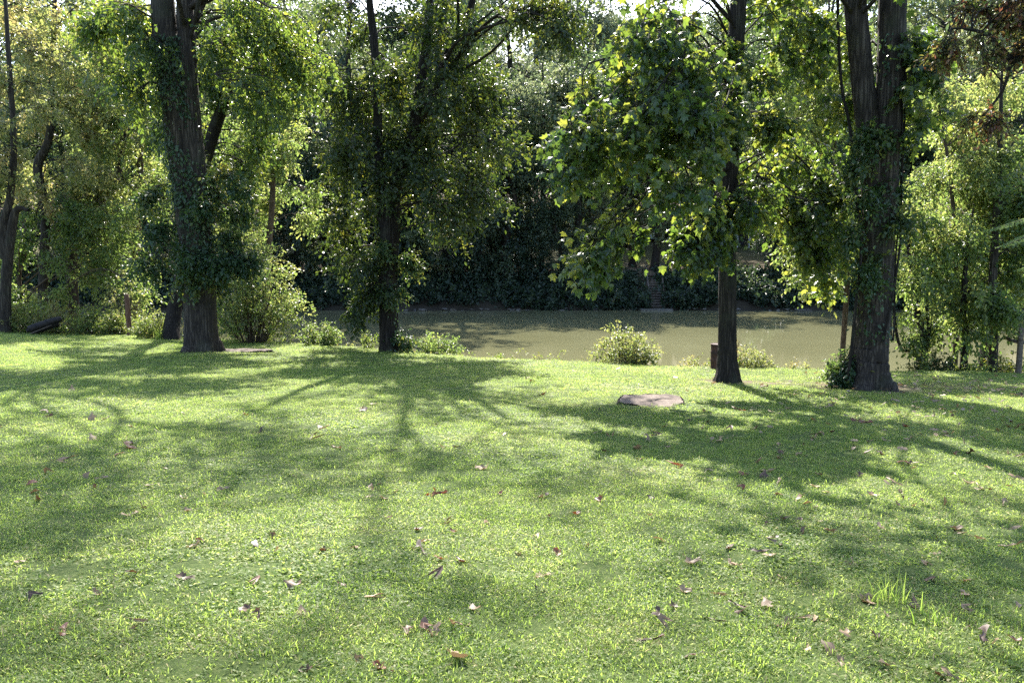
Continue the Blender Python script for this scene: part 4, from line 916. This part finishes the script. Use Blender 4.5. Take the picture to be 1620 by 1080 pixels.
# charred logs, post, log fence
lb = on(70, 28.6)
for i, (x0, y0, x1, y1, r_) in enumerate([(46, 521, 97, 504, .13), (50, 527, 93, 512, .1), (58, 515, 84, 508, .09), (42, 523, 80, 517, .07)]):
    lbl = ['thick charred log lying uppermost of the log heap by the weeds', 'long charred log at the front of the log heap by the weeds', 'short charred log lodged behind the log heap', 'thin charred log under the log heap'][i]
    a, c_ = P(x0, y0, 28.3 + .25 * i), P(x1, y1, 28.7 + .2 * i)
    zmin = gz(a[0], a[1]) + r_ * .6
    if a[2] < zmin: a[2] = zmin
    sm = MB(); trunk_tube(sm, [a, (a + c_) / 2 + np.array([0, 0, .02]), c_], [r_, r_ * .95, r_ * .8], 14, 510 + i, 0, None, .05, True)
    o = link('charred_log', sm.mesh('charred_log', off=a), WETWOOD, loc=a); tag(o, lbl, 'log', 'charred logs in a heap at the lawn edge')
sm = MB(); a, c_ = P(47, 528, 27.9), P(82, 514, 28.2); tubes(sm, np.array([a, (a + c_) / 2, c_]), np.array([.018, .018, .014]), 6)
tag(link('pale_pole', sm.mesh('pale_pole', off=a), OLDWOOD, loc=a), 'thin pale pole leaning across the charred logs', 'pole')
pb = on(205, 28.0); pt = P(200, 466, 28.0)
sm = MB(); trunk_tube(sm, [sink(pb), (pb + pt) / 2, pt], [.09, .085, .08], 14, 520, .1, pb[2], .03, True)
tag(link('weathered_post', sm.mesh('weathered_post', off=pb), REDWOOD, loc=pb), 'reddish brown weathered wooden post leaning in the weeds', 'post')
fb = on(1617, 20.8); t = thing('log_fence', 'pale log fence post with a rail at the edge of the picture', 'fence', fb)
sm = MB(); trunk_tube(sm, [sink(fb), up(fb, .6), up(fb, 1.25)], [.075, .07, .065], 14, 530, .05, fb[2], .02, True); link('post', sm.mesh('post', off=fb), OLDWOOD, t)
fb2 = on(1720, 20.8)
sm = MB(); trunk_tube(sm, [sink(fb2), up(fb2, .6), up(fb2, 1.2)], [.075, .07, .065], 14, 531, .05, fb2[2], .02, True); link('post', sm.mesh('post', off=fb), OLDWOOD, t)
sm = MB(); trunk_tube(sm, [P(1590, 534, 21.4), P(1616, 541, 20.85), P(1720, 545, 20.8)], [.045, .05, .05], 10, 532, 0, None, .02, True); link('rail', sm.mesh('rail', off=fb), OLDWOOD, t)

# ------------------------------------------------------------------ fallen leaves
def dry_leaf(seed, shape, curl):
    r_ = np.random.default_rng(seed); T, F = shape
    mid_ = {}; vl = [tuple(a) for a in T]; F2 = []
    def mp_(i, j):
        k_ = (min(i, j), max(i, j))
        if k_ not in mid_: mid_[k_] = len(vl); vl.append(tuple((np.array(vl[i]) + np.array(vl[j])) / 2))
        return mid_[k_]
    for a, b_, c_, d_ in F:
        e = [mp_(a, b_), mp_(b_, c_), mp_(c_, d_), mp_(d_, a)]; vl.append(tuple((np.array(vl[a]) + np.array(vl[b_]) + np.array(vl[c_]) + np.array(vl[d_])) / 4)); m_ = len(vl) - 1
        F2 += [[a, e[0], m_, e[3]], [e[0], b_, e[1], m_], [m_, e[1], c_, e[2]], [e[3], m_, e[2], d_]]
    F = np.array(F2); v = np.array(vl, float); v[:, 0] -= .5
    ang = v[:, 1] * curl + .25 * np.sin(v[:, 0] * 5 + seed)
    v2 = np.stack([v[:, 0], np.sin(ang) / max(curl, .01), .5 * (1 - np.cos(ang)) * 2 / max(curl, .01) + .35 * curl * v[:, 0] ** 2 * .5], 1)
    v2 += r_.normal(0, .03, v2.shape); v2[:, 2] += .07 * np.sin(v2[:, 0] * 7 + seed) + .06 * np.sin(v2[:, 1] * 9); v2[:, 2] += .05
    st_ = np.array([[-.5, .012, .05], [-.5, -.012, .05], [-.85, -.01, .12 + r_.uniform(-.05, .1)], [-.85, .01, .12]])
    vv = np.vstack([v2, st_]); n_ = len(v2)
    return mesh_np('fallen_leaf', vv, np.vstack([F, [[n_, n_ + 1, n_ + 2, n_ + 3]]]), None, None, True)
OAK = (np.array([[.5, 0, .02], [0, 0, 0], [.2, .2, 0], [.32, .1, 0], [.48, .3, 0], [.6, .12, 0], [.78, .24, 0], [1, 0, 0],
                 [.78, -.24, 0], [.6, -.12, 0], [.48, -.3, 0], [.32, -.1, 0], [.2, -.2, 0]], float),
       np.array([[0, 1, 2, 3], [0, 3, 4, 5], [0, 5, 6, 7], [0, 7, 8, 9], [0, 9, 10, 11], [0, 11, 12, 1]]))
DL = []
for i in range(12):
    DL.append(dry_leaf(600 + i, (MAPLE, OAK, OVAL)[i % 3], (.35, .8, 1.3, 1.9)[i % 4]))
DLM = {}
def dl_mesh(i, mat):
    k_ = (i, mat.name)
    if k_ not in DLM:
        m_ = DL[i].copy(); m_.materials.clear(); m_.materials.append(mat); DLM[k_] = m_
    return DLM[k_]
LBL = {'t': 'pale tan curled dead leaf lying on the lawn', 'd': 'dark brown crumpled dead leaf lying on the lawn', 'r': 'red-brown dead leaf lying on the lawn'}
LMAT = {'t': LIT_TAN, 'd': LIT_DARK, 'r': LIT_RED}
hand = [(483, 973, 't', .14), (307, 867, 't', .13), (405, 866, 'd', .12), (213, 992, 't', .14), (598, 949, 't', .12), (672, 860, 't', .13), (662, 842, 'd', .15), (668, 875, 'd', .13), (710, 830, 'd', .15), (718, 845, 'r', .1),
        (770, 833, 't', .12), (728, 893, 'd', .16), (695, 888, 'r', .12), (685, 916, 'd', .14), (730, 995, 't', .13), (752, 968, 't', .12), (722, 1046, 't', .16), (601, 1062, 'r', .13), (882, 879, 'r', .14), (858, 917, 't', .15), (853, 938, 'd', .12),
        (1042, 859, 't', .15), (1060, 1000, 't', .15), (1038, 975, 'd', .14), (1062, 962, 'd', .12), (1165, 964, 'd', .18), (1240, 992, 't', .15), (1223, 855, 'd', .14), (1155, 870, 'd', .14), (1200, 875, 'd', .12), (1480, 857, 'd', .15),
        (1468, 898, 't', .14), (1472, 920, 'd', .14), (1515, 840, 't', .15), (1370, 952, 't', .13), (1380, 787, 't', .15), (1232, 786, 't', .14), (1307, 782, 't', .13), (1172, 776, 'r', .13), (949, 793, 'r', .14), (792, 784, 'r', .12), (588, 776, 'r', .12),
        (606, 791, 't', .12), (500, 694, 'd', .16), (575, 651, 'd', .14), (112, 617, 't', .16), (60, 795, 'd', .14), (188, 721, 'r', .13), (150, 775, 'd', .12), (55, 950, 'd', .13), (100, 1003, 'r', .1), (155, 942, 't', .1), (295, 920, 'd', .12),
        (465, 929, 't', .13), (400, 925, 'r', .1), (388, 970, 'd', .11), (407, 978, 'd', .1), (512, 874, 'd', .12), (486, 1063, 'd', .12), (645, 1002, 't', .1), (1085, 938, 't', .12), (1130, 985, 'd', .12), (1090, 1043, 'd', .13), (1410, 983, 't', .14), (1215, 962, 't', .12)]
rl = np.random.default_rng(700)
def put_leaf(p, typ, size, label):
    i = int(rl.integers(0, 12)); o = link('fallen_leaf', dl_mesh(i, LMAT[typ]), None, loc=(p[0], p[1], p[2] + .008 + rl.uniform(0, .015)))
    o.rotation_euler = (rl.normal(0, .35), rl.normal(0, .35), rl.uniform(0, 6.28)); size *= .64 if p[1] < 7 else .95; o.scale = (size,) * 3
    tag(o, label, 'leaf', 'fallen leaves scattered on the lawn')
for px, py, ty, s in hand: put_leaf(G(px, py), ty, s, LBL[ty])
cnt = 0
while cnt < 300 - len(hand):
    px, py = rl.uniform(-20, 1640), rl.uniform(585, 1080)
    w_ = (.25 + .75 * sstep(850, 1400, px)) * np.interp(py, [585, 640, 720, 850, 1080], [.5, 1, .8, .25, .12])
    if rl.uniform() > w_: continue
    p = G(px, py)
    if p[1] > edge_y(p[0]) - .5: continue
    put_leaf(p, 'tdr'[int(rl.choice(3, p=[.56, .32, .12]))], rl.uniform(.08, .15), LBL['tdr'[0]] if False else None or 'x'); cnt += 1
    o = COL.objects[-1]; o['label'] = LBL[{'dry_leaf_tan': 't', 'dry_leaf_dark': 'd', 'dry_leaf_red': 'r'}[o.data.materials[0].name]]
# the dense scatter under the double-trunked tree
n = 4200; x = rl.uniform(2, 16, n); y = rl.uniform(6.5, 19.5, n)
wgt = .03 + .75 * spot(x, y, (rt[0] + 2.5, rt[1] - .5), (3.2, 2.2)) + .34 * spot(x, y, (6.8, 11.5), (3.2, 2.6)); kp = (rl.uniform(0, 1, n) < wgt) & (y < edge_y(x) - .4); x, y = x[kp], y[kp]; n = len(x)
lv = Leaves(); dr_ = rl.normal(0, 1, (n, 3)) * np.array([1, 1, .25]); lv.add(np.stack([x, y, gz(x, y) + .06], 1), dr_, np.array([0, 0, 1.0]) + rl.normal(0, .5, (n, 3)), rl.uniform(.05, .12, n), rl.uniform(0, 1, n))
o = link('leaf_litter', lv.mesh('leaf_litter', OAK), litter_mat('dry_leaf_litter', (.06, .036, .02), (.38, .27, .16), (.4, .25, .12)), kind='stuff'); o['label'] = 'dry brown leaf litter spread under the double-trunked tree'; o['category'] = 'leaf litter'

# ------------------------------------------------------------------ grass
proto = bpy.data.collections.new('grass_tufts')
def tuft(seed, n, rad, h0, h1, w, flat, broad=0):
    r_ = np.random.default_rng(seed)
    a = r_.uniform(0, 6.28, n); rr = rad * np.sqrt(r_.uniform(0, 1, n)); b0 = np.stack([rr * np.cos(a), rr * np.sin(a), np.full(n, -.008)], 1)
    L = r_.uniform(h0, h1, n); az = r_.uniform(0, 6.28, n); el = np.clip(r_.normal(1.0 - flat, .33, n), .12, 1.5)
    d_ = np.stack([np.cos(az) * np.cos(el), np.sin(az) * np.cos(el), np.sin(el)], 1); sd = np.stack([-np.sin(az), np.cos(az), np.zeros(n)], 1)
    sd = norm(sd + r_.normal(0, .35, (n, 3)))
    ww = w * r_.uniform(.6, 1.3, n)
    mid = b0 + d_ * (L * .5)[:, None]; tip = b0 + d_ * L[:, None] + np.array([0, 0, -1.0]) * (L * r_.uniform(.05, .45, n))[:, None]
    v = np.stack([b0, mid + sd * (ww / 2)[:, None], tip, mid - sd * (ww / 2)[:, None]], 1).reshape(-1, 3)
    i = np.arange(n)[:, None] * 4
    tr = np.concatenate([i + np.array([[0, 1, 3]]), i + np.array([[1, 2, 3]])], 1).reshape(-1, 3)
    tint = np.repeat(np.clip(r_.normal(.45, .2, n) + (r_.uniform(0, 1, n) < .05) * .6, 0, 1), 4)
    me_ = mesh_np('grass_tuft', v, None, tr, tint, False); me_.materials.append(LEAF['grass'])
    o_ = bpy.data.objects.new('grass_tuft_%d' % seed, me_); proto.objects.link(o_)
tuft(801, 250, .15, .016, .036, .0065, .55)
tuft(802, 250, .15, .014, .032, .008, .7)
tuft(803, 240, .15, .018, .042, .0055, .4)
tuft(804, 210, .13, .010, .022, .0105, .75)
tuft(805, 120, .12, .018, .034, .015, .8)
tuft(806, 60, .15, .03, .065, .005, .2)
rgx = np.random.default_rng(810)
pts = []
for d0, d1, den in ((1.6, 4, 240), (4, 7, 190), (7, 12, 120), (12, 18, 70), (18, 33, 44)):
    xr = .76 * d1 + 1.5; n = int(den * (d1 - d0) * 2 * xr)
    x = rgx.uniform(-xr, xr, n); y = rgx.uniform(d0, d1, n); kp = (np.abs(x) < .76 * y + 1.5) & (y < edge_y(x) + .5); pts.append(np.stack([x[kp], y[kp]], 1))
pts = np.concatenate(pts); x, y = pts.T
thin = bare_fn(x, y); kp = rgx.uniform(0, 1, len(x)) > np.clip(thin * 2.3, 0, .9)
cx = np.hypot((x - G(1033, 638)[0]) / .56, (y - G(1033, 638)[1]) / .4); kp &= cx > .84
x, y = x[kp], y[kp]; n = len(x); print('tufts', n)
z = gz(x, y)
me = bpy.data.meshes.new('lawn_grass'); me.vertices.add(n); me.vertices.foreach_set('co', np.stack([x, y, z], 1).astype(np.float32).ravel())
patch = .5 + .5 * np.sin(x * 1.1 + 2 * np.sin(y * .7)) * np.sin(y * 1.3 + 1.5 * np.sin(x * .6))
scl = np.exp(rgx.normal(0, .14, n)) * (.92 + .22 * patch) * np.interp(y, [3, 10, 25], [1, 1.05, 1.35])
a_ = me.attributes.new('scl', 'FLOAT', 'POINT'); a_.data.foreach_set('value', scl.astype(np.float32))
rot = np.stack([rgx.normal(.0588, .08, n) * -1, rgx.normal(.02, .08, n), rgx.uniform(0, 6.28, n)], 1)
a_ = me.attributes.new('rot', 'FLOAT_VECTOR', 'POINT'); a_.data.foreach_set('vector', rot.astype(np.float32).ravel())
vi = np.where(patch + rgx.normal(0, .25, n) > .66, rgx.choice([1, 3, 4, 4], n), rgx.choice([0, 2, 1, 0, 2, 5], n)); a_ = me.attributes.new('var', 'INT', 'POINT'); a_.data.foreach_set('value', vi.astype(np.int32))
go = link('lawn_grass', me, None, kind='stuff'); go['label'] = 'short weedy green lawn grass sloping to the river'; go['category'] = 'grass'
ng = bpy.data.node_groups.new('scatter_tufts', 'GeometryNodeTree')
ng.interface.new_socket('Geometry', in_out='INPUT', socket_type='NodeSocketGeometry'); ng.interface.new_socket('Geometry', in_out='OUTPUT', socket_type='NodeSocketGeometry')
gi = ng.nodes.new('NodeGroupInput'); gout = ng.nodes.new('NodeGroupOutput'); ins = ng.nodes.new('GeometryNodeInstanceOnPoints')
ci = ng.nodes.new('GeometryNodeCollectionInfo'); ci.inputs['Collection'].default_value = proto; ci.inputs['Separate Children'].default_value = True; ci.inputs['Reset Children'].default_value = True
def na(nm, ty):
    q_ = ng.nodes.new('GeometryNodeInputNamedAttribute'); q_.data_type = ty; q_.inputs['Name'].default_value = nm; return q_.outputs['Attribute']
ng.links.new(gi.outputs[0], ins.inputs['Points']); ng.links.new(ci.outputs[0], ins.inputs['Instance']); ins.inputs['Pick Instance'].default_value = True
ng.links.new(na('var', 'INT'), ins.inputs['Instance Index']); ng.links.new(na('rot', 'FLOAT_VECTOR'), ins.inputs['Rotation']); ng.links.new(na('scl', 'FLOAT'), ins.inputs['Scale'])
ng.links.new(ins.outputs[0], gout.inputs[0])
md = go.modifiers.new('tufts', 'NODES'); md.node_group = ng

# a clump of long grass in the lawn
def long_grass(label, c, n, h, seed):
    r_ = np.random.default_rng(seed); a = r_.uniform(0, 6.28, n); lean = r_.uniform(.1, .7, n); L = h * r_.uniform(.5, 1.1, n)
    b0 = np.asarray(c) + np.stack([r_.normal(0, .06, n), r_.normal(0, .04, n), np.zeros(n)], 1); tt = np.linspace(0, 1, 6)
    dirv = np.stack([np.cos(a), np.sin(a)], 1); v = []
    for f in tt:
        q_ = b0.copy(); q_[:, :2] += dirv * (lean * L * f ** 1.7)[:, None]; q_[:, 2] += L * (f - .25 * lean * f * f); w_ = .005 * (1 - f * .9)
        sd = np.stack([-dirv[:, 1], dirv[:, 0], np.zeros(n)], 1); v += [q_ + sd * w_, q_ - sd * w_]
    V = np.stack(v, 1); i = np.arange(n)[:, None] * 12; q4 = np.concatenate([(i + np.array([[2 * j, 2 * j + 1, 2 * j + 3, 2 * j + 2]])) for j in range(5)])
    o_ = link('grass_clump', mesh_np('grass_clump', V.reshape(-1, 3) - np.asarray(c), q4, None, np.repeat(r_.uniform(.0, .35, n), 12), False), LEAF['grass'], loc=c)
    tag(o_, label, 'grass clump'); o_['kind'] = 'thing'
long_grass('clump of long grass blades sticking up from the open lawn', G(1400, 955), 34, .2, 901)
long_grass('thin long grass blades bending over beside dry leaves near the lawn corner', G(1470, 985), 16, .16, 903)
long_grass('clump of taller grass at the foot of the leaning trunk', up(on(250, 26.4), 0), 80, .5, 902)
